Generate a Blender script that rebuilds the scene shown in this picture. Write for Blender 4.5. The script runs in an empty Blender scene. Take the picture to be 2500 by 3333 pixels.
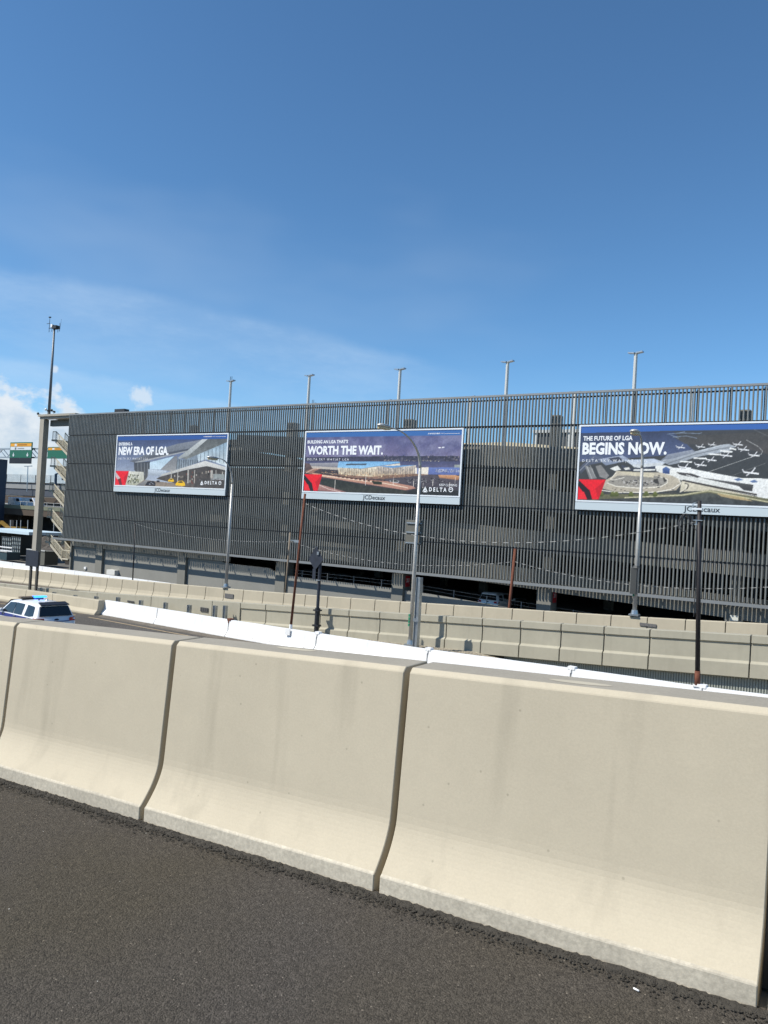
import bpy, bmesh, math, random
import numpy as np
from mathutils import Vector, Matrix
random.seed(7); np.random.seed(7)
S = bpy.context.scene
COL = S.collection
# ------------------------------------------------------------ camera
PSI, PIT, ROL = 0.56911812, 0.01360654, 0.05699599
FPX, CX, CY = 2503.0, 1250.0, 1666.5
_F = np.array([-math.sin(PSI)*math.cos(PIT), math.cos(PSI)*math.cos(PIT), math.sin(PIT)])
_Rt = np.array([math.cos(PSI), math.sin(PSI), 0.0]); _U = np.cross(_Rt, _F)
_r = _Rt*math.cos(ROL)+_U*math.sin(ROL); _u = -_Rt*math.sin(ROL)+_U*math.cos(ROL)
cam = bpy.data.cameras.new('camera'); camo = bpy.data.objects.new('camera', cam); COL.objects.link(camo)
cam.sensor_fit = 'VERTICAL'; cam.sensor_height = 24.0; cam.lens = 24.0*FPX/3333.0
cam.clip_start = 0.05; cam.clip_end = 6000
m = Matrix.Identity(4)
for i in range(3):
    m[i][0] = _r[i]; m[i][1] = _u[i]; m[i][2] = -_F[i]
camo.matrix_world = m
S.camera = camo
def ray(px, py):
    return _F+_r*(px-CX)/FPX-_u*(py-CY)/FPX
# ------------------------------------------------------------ sun, sky, exposure
SUNV = Vector((-.60, -.69, 1.0)).normalized()
sl = bpy.data.lights.new('sun', 'SUN'); so = bpy.data.objects.new('sun', sl); COL.objects.link(so)
sl.energy = 5.0; sl.angle = math.radians(.53); sl.color = (1.0, .95, .86)
so.rotation_euler = SUNV.to_track_quat('Z', 'Y').to_euler(); so.location = (0, 0, 60)
S.view_settings.view_transform = 'Standard'; S.view_settings.look = 'None'
S.view_settings.exposure = 0.2; S.view_settings.gamma = 1.0; S.view_settings.use_curve_mapping = False
W = bpy.data.worlds.new('World'); S.world = W; W.use_nodes = True
wt = W.node_tree; wt.nodes.clear()
def WN(t, **k):
    n = wt.nodes.new(t)
    for a, b in k.items(): setattr(n, a, b)
    return n
def wl(a, b): wt.links.new(a, b)
sky = WN('ShaderNodeTexSky', sky_type='NISHITA', sun_disc=False)
sky.sun_elevation = math.asin(SUNV.z); sky.sun_rotation = math.atan2(SUNV.x, SUNV.y)
sky.air_density = .8; sky.dust_density = .15; sky.ozone_density = 1.2; sky.altitude = 0
tc = WN('ShaderNodeTexCoord'); sep = WN('ShaderNodeSeparateXYZ'); wl(tc.outputs['Generated'], sep.inputs[0])
def wmath(op, a, b=None, c=None, clamp=False):
    n = WN('ShaderNodeMath', operation=op, use_clamp=clamp)
    for i, v in enumerate((a, b, c)):
        if v is None: continue
        if isinstance(v, (int, float)): n.inputs[i].default_value = v
        else: wl(v, n.inputs[i])
    return n.outputs[0]
def wnoise(scale, detail, vscale, rough=.55, loc=(0, 0, 0), rot=(0, 0, 0)):
    mp = WN('ShaderNodeMapping'); mp.inputs['Scale'].default_value = vscale; mp.inputs['Location'].default_value = loc
    mp.inputs['Rotation'].default_value = rot
    wl(tc.outputs['Generated'], mp.inputs[0])
    n = WN('ShaderNodeTexNoise'); n.inputs['Scale'].default_value = scale; n.inputs['Detail'].default_value = detail
    n.inputs['Roughness'].default_value = rough; wl(mp.outputs[0], n.inputs['Vector'])
    return n.outputs['Fac']
def wramp(v, a, b, lo=0.0, hi=1.0):
    n = WN('ShaderNodeMapRange', interpolation_type='SMOOTHSTEP')
    n.inputs['From Min'].default_value = a; n.inputs['From Max'].default_value = b
    n.inputs['To Min'].default_value = lo; n.inputs['To Max'].default_value = hi
    wl(v, n.inputs[0]); return n.outputs[0]
def wmix(f, a, b):
    n = WN('ShaderNodeMix', data_type='RGBA')
    if isinstance(f, (int, float)): n.inputs[0].default_value = f
    else: wl(f, n.inputs[0])
    for i, v in ((6, a), (7, b)):
        if isinstance(v, tuple): n.inputs[i].default_value = (*v, 1)
        else: wl(v, n.inputs[i])
    return n.outputs[2]
SKG = WN('ShaderNodeMix', data_type='RGBA', blend_type='MULTIPLY'); SKG.inputs[0].default_value = 1
wl(sky.outputs[0], SKG.inputs[6]); SKG.inputs[7].default_value = (.90, 1.36, 1.60, 1)
# thin cirrus veils
veil = wmath('MULTIPLY', wramp(wnoise(1.3, 4, (1, 1, 3.2), loc=(3.1, 1, .4), rot=(.25, .35, 0)), .46, .80), .24)
base = wmix(veil, SKG.outputs[2], (6.2, 7.4, 8.8))
def skydir(px, py):
    v_ = ray(px, py); return v_/np.linalg.norm(v_)
def streak(p0, p1, w0, w1, amt, src, seed):
    a_ = skydir(*p0); b_ = skydir(*p1); n_ = np.cross(a_, b_); n_ = n_/np.linalg.norm(n_)
    if n_[2] > 0: n_ = -n_            # positive side lies below the line
    vm = WN('ShaderNodeVectorMath', operation='DOT_PRODUCT'); wl(tc.outputs['Generated'], vm.inputs[0]); vm.inputs[1].default_value = tuple(n_)
    wob = wmath('MULTIPLY', wmath('SUBTRACT', wnoise(3.5, 7, (1, 1, 1), .65, loc=(seed, 0, 0)), .5), .042)
    d_ = wmath('ADD', vm.outputs['Value'], wob)
    m_ = wmath('MULTIPLY', wramp(d_, -.004, w0), wramp(d_, w0, w1, 1.0, 0.0))
    tx = wnoise(7, 6, (1, 1, 3.5), .65, loc=(seed, 2, 0), rot=(0, .3, 0))
    m_ = wmath('MULTIPLY', m_, wramp(tx, .32, .68, .35, 1.0))
    m_ = wmath('MULTIPLY', m_, wramp(az, -.42, -.62, 0.0, 1.0))
    return wmix(wmath('MULTIPLY', m_, amt), src, (6.6, 8.3, 10.2))
az = wmath('ARCTAN2', sep.outputs[0], sep.outputs[1])
base = streak((0, 850), (1640, 1225), .014, .16, .26, base, 1.7)
base = streak((0, 1165), (600, 1275), .006, .05, .28, base, 5.1)
# cumulus bank low over the far left
el = sep.outputs[2]
az = wmath('ARCTAN2', sep.outputs[0], sep.outputs[1])
edge = wmath('ADD', wnoise(9, 7, (1, 1, 1.6), .6), wmath('MULTIPLY', wramp(az, -.955, -.84), -.36))
thr = wramp(el, .03, .185, .14, .80)
cl = wramp(wmath('SUBTRACT', edge, thr), -.03, .09)
shade = wramp(wmath('SUBTRACT', edge, thr), .03, .17)
fine = wnoise(24, 6, (1, 1, 1.4), .6, loc=(0, 0, .2))
ccol = wmix(wmath('MULTIPLY', shade, wramp(fine, .25, .6)), (9.2, 9.3, 9.4), (6.0, 6.9, 8.0))
out = wmix(wmath('MULTIPLY', cl, .85), base, ccol)
for wx, wy, wr in ((462, 1292, .016), (188, 1262, .007), (180, 1202, .005)):      # small separate wisps
    vm = WN('ShaderNodeVectorMath', operation='DISTANCE'); wl(tc.outputs['Generated'], vm.inputs[0]); vm.inputs[1].default_value = tuple(skydir(wx, wy))
    q_ = wmath('SUBTRACT', wmath('MULTIPLY', wnoise(60, 5, (1, 1, 1), .65, loc=(2, 0, 1)), 1.0), wmath('MULTIPLY', vm.outputs['Value'], .45/wr))
    out = wmix(wmath('MULTIPLY', wramp(q_, .02, .34), .6), out, (8.4, 8.9, 9.4))
bg = WN('ShaderNodeBackground'); wl(out, bg.inputs[0]); bg.inputs[1].default_value = .085
wo = WN('ShaderNodeOutputWorld'); wl(bg.outputs[0], wo.inputs[0])

def at(px, py, Y):                       # the point of the plane y = Y seen at a place of the survey
    d = ray(px, py); return Vector(d*Y/d[1])
def lin(c):
    c = np.asarray(c, float)/255.0
    return np.where(c <= .04045, c/12.92, ((c+.055)/1.055)**2.4)
# ------------------------------------------------------------ materials
MATS = {}
def mat(name, col, rough=.7, metal=0.0, var=0.0, vscale=1.0, bump=0.0, bscale=30.0, stretch=(1, 1, 1), spec=None, speck=0.0, speckscale=60.0,
        streak=0.0, emit=None, estr=1.0, dark=None, coat=0.0, detail=5, pits=0.0):
    if name in MATS: return MATS[name]
    M = bpy.data.materials.new(name); M.use_nodes = True; t = M.node_tree; b = t.nodes['Principled BSDF']
    b.inputs['Roughness'].default_value = rough; b.inputs['Metallic'].default_value = metal
    if spec is not None: b.inputs['Specular IOR Level'].default_value = spec
    if coat: b.inputs['Coat Weight'].default_value = coat; b.inputs['Coat Roughness'].default_value = .06
    b.inputs['Base Color'].default_value = (*col, 1)
    cur = None
    g = t.nodes.new('ShaderNodeNewGeometry')
    def noise(scale, vs, det=5, rough_=.55):
        mp = t.nodes.new('ShaderNodeMapping'); mp.inputs['Scale'].default_value = vs; t.links.new(g.outputs['Position'], mp.inputs[0])
        n = t.nodes.new('ShaderNodeTexNoise'); n.inputs['Scale'].default_value = scale; n.inputs['Detail'].default_value = det
        n.inputs['Roughness'].default_value = rough_; t.links.new(mp.outputs[0], n.inputs['Vector']); return n.outputs['Fac']
    def rng(v, a, bb, lo, hi):
        n = t.nodes.new('ShaderNodeMapRange'); n.inputs[1].default_value = a; n.inputs[2].default_value = bb
        n.inputs[3].default_value = lo; n.inputs[4].default_value = hi; t.links.new(v, n.inputs[0]); return n.outputs[0]
    def mul(a, b2):
        n = t.nodes.new('ShaderNodeMath'); n.operation = 'MULTIPLY'; t.links.new(a, n.inputs[0])
        if isinstance(b2, float): n.inputs[1].default_value = b2
        else: t.links.new(b2, n.inputs[1])
        return n.outputs[0]
    fac = None
    if var:
        fac = rng(noise(vscale, stretch, detail), .3, .7, 1-var, 1+var)
        f2 = rng(noise(vscale*7, (1, 1, 1), 4), .3, .7, 1-var*.4, 1+var*.4); fac = mul(fac, f2)
    if streak:
        f3 = rng(noise(4.0, (1, 1, .10), 3), .55, .70, 1.0, 1-streak); fac = mul(fac, f3) if fac else f3
    if speck:
        f4 = rng(noise(speckscale, (1, 1, 1), 2, .7), .35, .65, 1-speck, 1+speck); fac = mul(fac, f4) if fac else f4
    if pits:
        v_ = t.nodes.new('ShaderNodeTexVoronoi'); v_.inputs['Scale'].default_value = 7.0; t.links.new(g.outputs['Position'], v_.inputs['Vector'])
        f5 = rng(v_.outputs['Distance'], .03, .06, 1-pits, 1.0); fac = mul(fac, f5)
    if fac:
        mx = t.nodes.new('ShaderNodeVectorMath'); mx.operation = 'SCALE'; mx.inputs[0].default_value = col
        t.links.new(fac, mx.inputs['Scale']); t.links.new(mx.outputs[0], b.inputs['Base Color'])
    if bump:
        bn = t.nodes.new('ShaderNodeBump'); bn.inputs['Strength'].default_value = bump; bn.inputs['Distance'].default_value = .02
        t.links.new(noise(bscale, (1, 1, 1), 4, .65), bn.inputs['Height']); t.links.new(bn.outputs[0], b.inputs['Normal'])
    if emit is not None:
        b.inputs['Emission Color'].default_value = (*emit, 1); b.inputs['Emission Strength'].default_value = estr
    MATS[name] = M; return M
def asphalt(name, c1, c2, scale, bump, tint=None):
    M = bpy.data.materials.new(name); M.use_nodes = True; t = M.node_tree; b = t.nodes['Principled BSDF']
    g = t.nodes.new('ShaderNodeNewGeometry')
    v = t.nodes.new('ShaderNodeTexVoronoi'); v.inputs['Scale'].default_value = scale; t.links.new(g.outputs['Position'], v.inputs['Vector'])
    v2 = t.nodes.new('ShaderNodeTexVoronoi'); v2.inputs['Scale'].default_value = scale*.42; t.links.new(g.outputs['Position'], v2.inputs['Vector'])
    n = t.nodes.new('ShaderNodeTexNoise'); n.inputs['Scale'].default_value = .55; n.inputs['Detail'].default_value = 6; t.links.new(g.outputs['Position'], n.inputs['Vector'])
    n2 = t.nodes.new('ShaderNodeTexNoise'); n2.inputs['Scale'].default_value = 38; n2.inputs['Detail'].default_value = 6; n2.inputs['Roughness'].default_value = .7
    t.links.new(g.outputs['Position'], n2.inputs['Vector'])
    sp = t.nodes.new('ShaderNodeSeparateColor'); t.links.new(v.outputs['Color'], sp.inputs[0])
    mr = t.nodes.new('ShaderNodeMapRange'); mr.inputs[3].default_value = .62; mr.inputs[4].default_value = 1.42; t.links.new(sp.outputs[0], mr.inputs[0])
    mr2 = t.nodes.new('ShaderNodeMapRange'); mr2.inputs[1].default_value = .3; mr2.inputs[2].default_value = .7; mr2.inputs[3].default_value = .7; mr2.inputs[4].default_value = 1.3
    t.links.new(n2.outputs[0], mr2.inputs[0])
    mm = t.nodes.new('ShaderNodeMath'); mm.operation = 'MULTIPLY'; t.links.new(mr.outputs[0], mm.inputs[0]); t.links.new(mr2.outputs[0], mm.inputs[1])
    # rare pale chips
    chip = t.nodes.new('ShaderNodeMapRange'); chip.inputs[1].default_value = .997; chip.inputs[2].default_value = .998; chip.inputs[4].default_value = 2.2
    t.links.new(sp.outputs[1], chip.inputs[0])
    ad = t.nodes.new('ShaderNodeMath'); ad.operation = 'ADD'; t.links.new(mm.outputs[0], ad.inputs[0]); t.links.new(chip.outputs[0], ad.inputs[1])
    mx = t.nodes.new('ShaderNodeMix'); mx.data_type = 'RGBA'; mx.inputs[6].default_value = (*c1, 1); mx.inputs[7].default_value = (*c2, 1)
    nr = t.nodes.new('ShaderNodeMapRange'); nr.inputs[1].default_value = .35; nr.inputs[2].default_value = .65; t.links.new(n.outputs[0], nr.inputs[0]); t.links.new(nr.outputs[0], mx.inputs[0])
    sc = t.nodes.new('ShaderNodeVectorMath'); sc.operation = 'SCALE'; t.links.new(mx.outputs[2], sc.inputs[0]); t.links.new(ad.outputs[0], sc.inputs['Scale'])
    t.links.new(sc.outputs[0], b.inputs['Base Color']); b.inputs['Roughness'].default_value = .92; b.inputs['Specular IOR Level'].default_value = .25
    a2 = t.nodes.new('ShaderNodeMath'); a2.operation = 'ADD'; t.links.new(v.outputs['Distance'], a2.inputs[0]); t.links.new(v2.outputs['Distance'], a2.inputs[1])
    bn = t.nodes.new('ShaderNodeBump'); bn.inputs['Strength'].default_value = bump; bn.inputs['Distance'].default_value = .012; bn.invert = True
    t.links.new(a2.outputs[0], bn.inputs['Height']); t.links.new(bn.outputs[0], b.inputs['Normal'])
    MATS[name] = M; return M
def printed(name, rough=.45):
    M = bpy.data.materials.new(name); M.use_nodes = True; t = M.node_tree; b = t.nodes['Principled BSDF']
    a = t.nodes.new('ShaderNodeAttribute'); a.attribute_name = 'Col'; t.links.new(a.outputs['Color'], b.inputs['Base Color'])
    b.inputs['Roughness'].default_value = rough; return M

CONC = mat('cast_concrete', (.465, .408, .305), .85, var=.045, vscale=1.1, bump=.05, bscale=60, speck=.03, speckscale=90, streak=.13, pits=.25)
CONC_TOP = mat('soiled_concrete', (.29, .262, .21), .88, var=.07, vscale=1.6, bump=.10, bscale=60, speck=.06)
CONC_CURB = mat('rough_curb_concrete', (.46, .415, .33), .92, var=.12, vscale=3.0, bump=.12, bscale=45, speck=.12, speckscale=40)
CONC_F = mat('ramp_concrete', (.44, .39, .29), .88, var=.05, vscale=.8, bump=.08, bscale=30, streak=.05)
CONC_G = mat('ramp_wall_concrete', (.36, .335, .26), .88, var=.07, vscale=.7, bump=.08, bscale=30, streak=.06)
JOINT = mat('joint_filler', (.09, .085, .075), .95)
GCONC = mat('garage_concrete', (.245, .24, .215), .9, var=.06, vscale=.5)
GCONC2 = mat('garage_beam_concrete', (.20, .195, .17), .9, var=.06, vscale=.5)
TCONC = mat('tower_concrete', (.36, .33, .275), .9, var=.08, vscale=.6, streak=.08)
WHITE = mat('white_paint', (.79, .79, .78), .6, var=.045, vscale=2.5, bump=.10, bscale=20, speck=.03, streak=.08)
SLAT = mat('grey_metal_slat', (.180, .186, .176), .55, metal=.1, var=.10, vscale=.9)
RAILM = mat('grey_steel_rail', (.24, .25, .25), .5, metal=.3, var=.05)
DARKM = mat('dark_steel', (.035, .037, .04), .55, metal=.3)
LAMPM = mat('pale_galvanised_pole', (.50, .49, .46), .42, metal=.35, var=.08, vscale=3)
GALV = mat('galvanised_steel', (.42, .45, .47), .32, metal=.75, var=.12, vscale=6)
PALEM = mat('pale_painted_steel', (.55, .55, .52), .5, metal=.1)
RUST = mat('rusty_steel', (.14, .048, .026), .9, var=.25, vscale=8, bump=.3, bscale=80)
BLACKP = mat('black_paint', (.012, .013, .018), .5)
BRONZE = mat('brown_painted_pole', (.16, .12, .08), .6, var=.1, vscale=4)
NAVY = mat('weathered_navy_paint', (.02, .025, .038), .55, var=.2, vscale=3)
FRAMEW = mat('white_aluminium', (.72, .76, .79), .4, metal=.1)
STRIPM = mat('pale_blue_grey_panel', (.50, .57, .60), .45)
INK = mat('dark_ink', (.035, .045, .055), .6)
WINK = mat('white_ink', (.80, .82, .84), .5)
GLASS = mat('dark_car_glass', (.008, .010, .012), .07, spec=.8)
CARW = mat('white_car_paint', (.80, .81, .82), .3, coat=.6)
CARB = mat('blue_car_stripe', (.03, .045, .22), .3, coat=.4)
BLK = mat('black_rubber', (.015, .015, .016), .8)
RED = mat('red_lens', (.45, .012, .018), .25, coat=.5)
REDSIGN = mat('red_sign', (.50, .02, .03), .5)
ASPH = asphalt('worn_asphalt', (.060, .051, .037), (.060, .053, .046), 150, .5)
ASPH2 = asphalt('grey_asphalt', (.07, .063, .054), (.085, .077, .068), 30, .3)
GRIT = mat('dark_grit', (.048, .042, .033), .95, var=.3, vscale=25, bump=.6, bscale=120)
GRAVEL = mat('pale_gravel', (.33, .29, .22), .95, var=.4, vscale=14, bump=.6, bscale=60)
EARTH = mat('open_ground', (.12, .11, .095), .95, var=.2, vscale=.1)

# ------------------------------------------------------------ mesh helpers
def link(o, parent=None):
    COL.objects.link(o)
    if parent is not None: o.parent = parent
    return o
def tag(o, label=None, cat=None, group=None, kind=None):
    if label: o['label'] = label
    if cat: o['category'] = cat
    if group: o['group'] = group
    if kind: o['kind'] = kind
    return o
def thing(name, label, cat, loc=(0, 0, 0), group=None, rz=0.0):
    o = bpy.data.objects.new(name, None); COL.objects.link(o); o.location = loc; o.rotation_euler = (0, 0, rz)
    o.empty_display_size = .2
    return tag(o, label, cat, group)
class MB:
    def __init__(s, loc=(0, 0, 0)): s.v = []; s.f = []; s.m = []; s.o = Vector(loc)
    def add(s, vs, fs, mi=0):
        n = len(s.v); s.v += [Vector(a)-s.o for a in vs]; s.f += [tuple(i+n for i in f) for f in fs]; s.m += [mi]*len(fs); return s
    def box(s, a, b, mi=0):
        x0, y0, z0 = a; x1, y1, z1 = b
        if x0 > x1: x0, x1 = x1, x0
        if y0 > y1: y0, y1 = y1, y0
        if z0 > z1: z0, z1 = z1, z0
        return s.add([(x0, y0, z0), (x1, y0, z0), (x1, y1, z0), (x0, y1, z0), (x0, y0, z1), (x1, y0, z1), (x1, y1, z1), (x0, y1, z1)],
                     [(0, 3, 2, 1), (4, 5, 6, 7), (0, 1, 5, 4), (1, 2, 6, 5), (2, 3, 7, 6), (3, 0, 4, 7)], mi)
    def beam(s, p, q, w, h, mi=0, up=(0, 0, 1)):
        p = Vector(p); q = Vector(q); d = (q-p).normalized(); up = Vector(up)
        sd = d.cross(up)
        if sd.length < 1e-4: sd = d.cross(Vector((1, 0, 0)))
        sd.normalize(); u2 = sd.cross(d).normalized(); sd *= w/2; u2 *= h/2
        vs = [p-sd-u2, p+sd-u2, p+sd+u2, p-sd+u2, q-sd-u2, q+sd-u2, q+sd+u2, q-sd+u2]
        return s.add(vs, [(0, 1, 2, 3), (7, 6, 5, 4), (0, 4, 5, 1), (1, 5, 6, 2), (2, 6, 7, 3), (3, 7, 4, 0)], mi)
    def tube(s, pts, r, n=8, mi=0, cap=True):
        pts = [Vector(p) for p in pts]; rs = r if isinstance(r, (list, tuple)) else [r]*len(pts); vs = []; prev = None
        for i, p in enumerate(pts):
            d = (pts[min(i+1, len(pts)-1)]-pts[max(i-1, 0)]).normalized()
            a = prev if prev is not None else (Vector((1, 0, 0)) if abs(d.x) < .8 else Vector((0, 1, 0)))
            b = d.cross(a).normalized(); a = b.cross(d).normalized(); prev = a
            for k in range(n):
                t = 2*math.pi*(k+.5)/n; vs.append(p+(a*math.cos(t)+b*math.sin(t))*rs[i])
        fs = [(i*n+k, i*n+(k+1) % n, (i+1)*n+(k+1) % n, (i+1)*n+k) for i in range(len(pts)-1) for k in range(n)]
        if cap: fs += [tuple(range(n-1, -1, -1)), tuple((len(pts)-1)*n+k for k in range(n))]
        return s.add(vs, fs, mi)
    def prism(s, poly, a, b, mi=0):      # polygon extruded from offset a to b
        n = len(poly); a = Vector(a); b = Vector(b); poly = [Vector(p) for p in poly]
        return s.add([p+a for p in poly]+[p+b for p in poly], [tuple(range(n-1, -1, -1)), tuple(range(n, 2*n))]+[(i, (i+1) % n, n+(i+1) % n, n+i) for i in range(n)], mi)
    def build(s, name, mats, parent=None, smooth=False):
        me = bpy.data.meshes.new(name); me.from_pydata([tuple(v) for v in s.v], [], s.f)
        if not isinstance(mats, (list, tuple)): mats = [mats]
        for q in mats: me.materials.append(q)
        for p, i in zip(me.polygons, s.m): p.material_index = i; p.use_smooth = smooth
        bm = bmesh.new(); bm.from_mesh(me); bmesh.ops.recalc_face_normals(bm, faces=bm.faces); bm.to_mesh(me); bm.free()
        if smooth:
            for e in me.edges: pass
        me.update(); o = bpy.data.objects.new(name, me); o.location = s.o; return link(o, parent)
def bevel(o, w, seg=2):
    md = o.modifiers.new('bevel', 'BEVEL'); md.width = w; md.segments = seg; md.limit_method = 'ANGLE'; md.angle_limit = math.radians(35); return o
def profile(pts, x0, x1, zf, Y, mis=None, nx=1, dirv=None, ins=0.0):
    """closed section [(dy,dz)] swept in x following zf(x); mis = material per edge of the section"""
    mb = MB(); n = len(pts); vs = []; xs = [x0+(x1-x0)*i/nx for i in range(nx+1)]
    for x in xs:
        for dy, dz in pts: vs.append((x, Y+dy, zf(x)+dz))
    for i in range(nx):
        for k in range(n):
            mb_f = (i*n+k, i*n+(k+1) % n, (i+1)*n+(k+1) % n, (i+1)*n+k)
            mb.f.append(mb_f); mb.m.append(mis[k] if mis else 0)
    mb.f.append(tuple(range(n-1, -1, -1))); mb.m.append(0)
    mb.f.append(tuple(nx*n+k for k in range(n))); mb.m.append(0)
    mb.v = [Vector(v) for v in vs]; return mb
def tbl(rows):
    xs = [r[0] for r in rows]; zs = [r[1] for r in rows]
    return lambda x: float(np.interp(x, xs, zs))
_tc = {}
def lettering(txt, org, rt, up, w, h, m_, parent, name='lettering', bold=.0, nrm=None):
    """text fitted to a w x h rectangle standing at org (lower left corner)"""
    key = (txt, bold)
    if key not in _tc:
        cu = bpy.data.curves.new('t', 'FONT'); cu.body = txt; cu.size = 1; cu.offset = bold; cu.resolution_u = 2; cu.space_character = 1.0
        ob = bpy.data.objects.new('t', cu); COL.objects.link(ob)
        dg = bpy.context.evaluated_depsgraph_get(); me = bpy.data.meshes.new_from_object(ob.evaluated_get(dg))
        co = np.array([v.co[:2] for v in me.vertices]); fs = [tuple(p.vertices) for p in me.polygons]
        bpy.data.objects.remove(ob); bpy.data.curves.remove(cu); bpy.data.meshes.remove(me)
        co -= co.min(0); co /= co.max(0); _tc[key] = (co, fs)
    co, fs = _tc[key]; org = Vector(org); rt = Vector(rt); up = Vector(up)
    me = bpy.data.meshes.new(name); me.from_pydata([tuple(org+rt*(c[0]*w)+up*(c[1]*h)) for c in co], [], fs); me.materials.append(m_)
    me.update(); return link(bpy.data.objects.new(name, me), parent)
def sheet(name, xs, ys, zf, m_, kind='structure'):
    v = [(x, y, zf(x, y)) for x in xs for y in ys]; n = len(ys)
    f = [(i*n+j, (i+1)*n+j, (i+1)*n+j+1, i*n+j+1) for i in range(len(xs)-1) for j in range(n-1)]
    me = bpy.data.meshes.new(name); me.from_pydata(v, [], f); me.materials.append(m_); me.update()
    o = link(bpy.data.objects.new(name, me)); o['kind'] = kind; return o
def copy_tree(o, parent=None):
    c = o.copy(); COL.objects.link(c); c.parent = parent
    for ch in [k for k in bpy.data.objects if k.parent == o]: copy_tree(ch, c)
    return c

# ============================================================ ground, roads
G = .0518
zn = lambda x: -1.851+G*x                                   # near carriageway
A_top = tbl([(-130, -7.0), (-61, -5.55), (-51.5, -5.36), (-43, -5.13), (-34, -4.85), (-27.5, -4.60), (-22.5, -4.39), (-16, -4.07), (-11.8, -3.88), (-7.75, -3.67), (-3.7, -3.42), (20, -2.0)])
B_top = tbl([(-130, -8.3), (-53.7, -6.05), (-45.3, -5.78), (-30, -5.0), (-24.4, -4.70), (-20.6, -4.49), (-16.9, -4.27), (-13.2, -4.06), (-9.5, -3.86), (-7.6, -3.75), (-3.84, -3.51), (20, -2.1)])
W_top = tbl([(-52, -5.98), (-38, -5.50), (-32.75, -5.38), (-27, -5.27), (-20.7, -5.11), (-14.7, -4.93), (-8.6, -4.68), (-4.4, -4.54), (-2.5, -4.45), (40, -2.2)])
zl = tbl([(-150, -8.45), (-51, -6.86), (-38, -6.34), (-27, -6.10), (-20.7, -5.93), (-14.7, -5.76), (-8.6, -5.50), (-2.5, -5.27), (40, -3.0)])
WP = Vector((-32.754, 28.997)); WD = Vector((.9934, -.1143)); WNn = Vector((.1143, .9934))
def yw(x): return WP.y+(x-WP.x)*WD.y/WD.x
sheet('ground', [-2500, -300, 0, 300, 2500], [-2500, 0, 60, 300, 4000], lambda x, y: -8.62, EARTH)
sheet('near_road', [x for x in range(-124, 61, 8)], [-11, -5, 0, 3.52], lambda x, y: zn(x), ASPH)
o = MB()
for x in range(-124, 60, 8):
    pass
dk = profile([(-14.6, -.02), (.45, -.02), (.45, -.55), (-14.6, -.55)], -124, 60, zn, 3.5).build('road_deck', CONC_G); dk['kind'] = 'structure'
rw = profile([(.12, -.551), (.42, -.551), (.42, -9), (.12, -9)], -124, 60, zn, 3.5).build('retaining_wall', CONC_G); rw['kind'] = 'structure'
sheet('lower_road', [-150, -100, -51, -38, -27, -20.7, -14.7, -8.6, -2.5, 40], [0, 1], lambda x, y: 0, ASPH2)
lr = bpy.data.objects['lower_road']
for i, v in enumerate(lr.data.vertices):
    x = v.co.x; v.co.y = 3.93 if i % 2 == 0 else yw(x)+.1; v.co.z = zl(x)
# painted edge line beside the white barrier, worn tan
el_ = MB()
xs = list(np.linspace(-70, 10, 30))
for a, b in zip(xs[:-1], xs[1:]):
    el_.add([(a, yw(a)-1.55, zl(a)+.006), (b, yw(b)-1.55, zl(b)+.006), (b, yw(b)-1.43, zl(b)+.006), (a, yw(a)-1.43, zl(a)+.006)], [(0, 1, 2, 3)])
o = el_.build('edge_line', mat('faded_yellow_line', (.36, .27, .15), .85, var=.2, vscale=5)); o['kind'] = 'structure'
dl = MB()
for a, b in zip(xs[:-1], xs[1:]):
    dl.add([(a, yw(a)-1.0, zl(a)+.004), (b, yw(b)-1.0, zl(b)+.004), (b, yw(b)-.25, zl(b)+.012), (a, yw(a)-.25, zl(a)+.012)], [(0, 1, 2, 3)])
o = dl.build('shoulder_dirt', mat('shoulder_dirt', (.12, .10, .075), .95, var=.35, vscale=2, bump=.4, bscale=40)); o['kind'] = 'structure'
gz = tbl([(-150, -8.5), (-52, -7.05), (-38, -6.55), (-30, -6.3), (-21, -5.92), (-15.5, -5.72), (-13.2, -5.95), (-10, -6.9), (-7, -7.3), (30, -7.3)])
sheet('verge', [-150, -52, -38, -30, -21, -15.5, -13.2, -10, -7, 30], [0, 1], lambda x, y: 0, GRAVEL)
lr = bpy.data.objects['verge']
for i, v in enumerate(lr.data.vertices):
    x = v.co.x; v.co.y = yw(x)+.15 if i % 2 == 0 else 36; v.co.z = gz(x)
ra = [-130, -61, -51.5, -43, -34, -27.5, -22.5, -16, -11.8, -7.75, -3.7, 20]
for i in range(1):
    mb = MB()
    for a, b in zip(ra[:-1], ra[1:]):
        for (zt, zb) in ((-1.08, -1.6),):
            mb.add([(a, 32.95, A_top(a)+zt), (b, 32.95, A_top(b)+zt), (b, 36.6, A_top(b)+zt), (a, 36.6, A_top(a)+zt),
                    (a, 32.95, A_top(a)+zb), (b, 32.95, A_top(b)+zb), (b, 36.6, A_top(b)+zb), (a, 36.6, A_top(a)+zb)],
                   [(0, 1, 2, 3), (7, 6, 5, 4), (0, 4, 5, 1), (2, 6, 7, 3)])
    o = mb.build('ramp_road', mat('brown_ramp_asphalt', (.10, .078, .06), .9, var=.2, vscale=1)); o['kind'] = 'structure'
sheet('garage_road', [-200, -100, 0, 60], [37.6, 50, 61.2], lambda x, y: -8.30, ASPH2)

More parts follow.
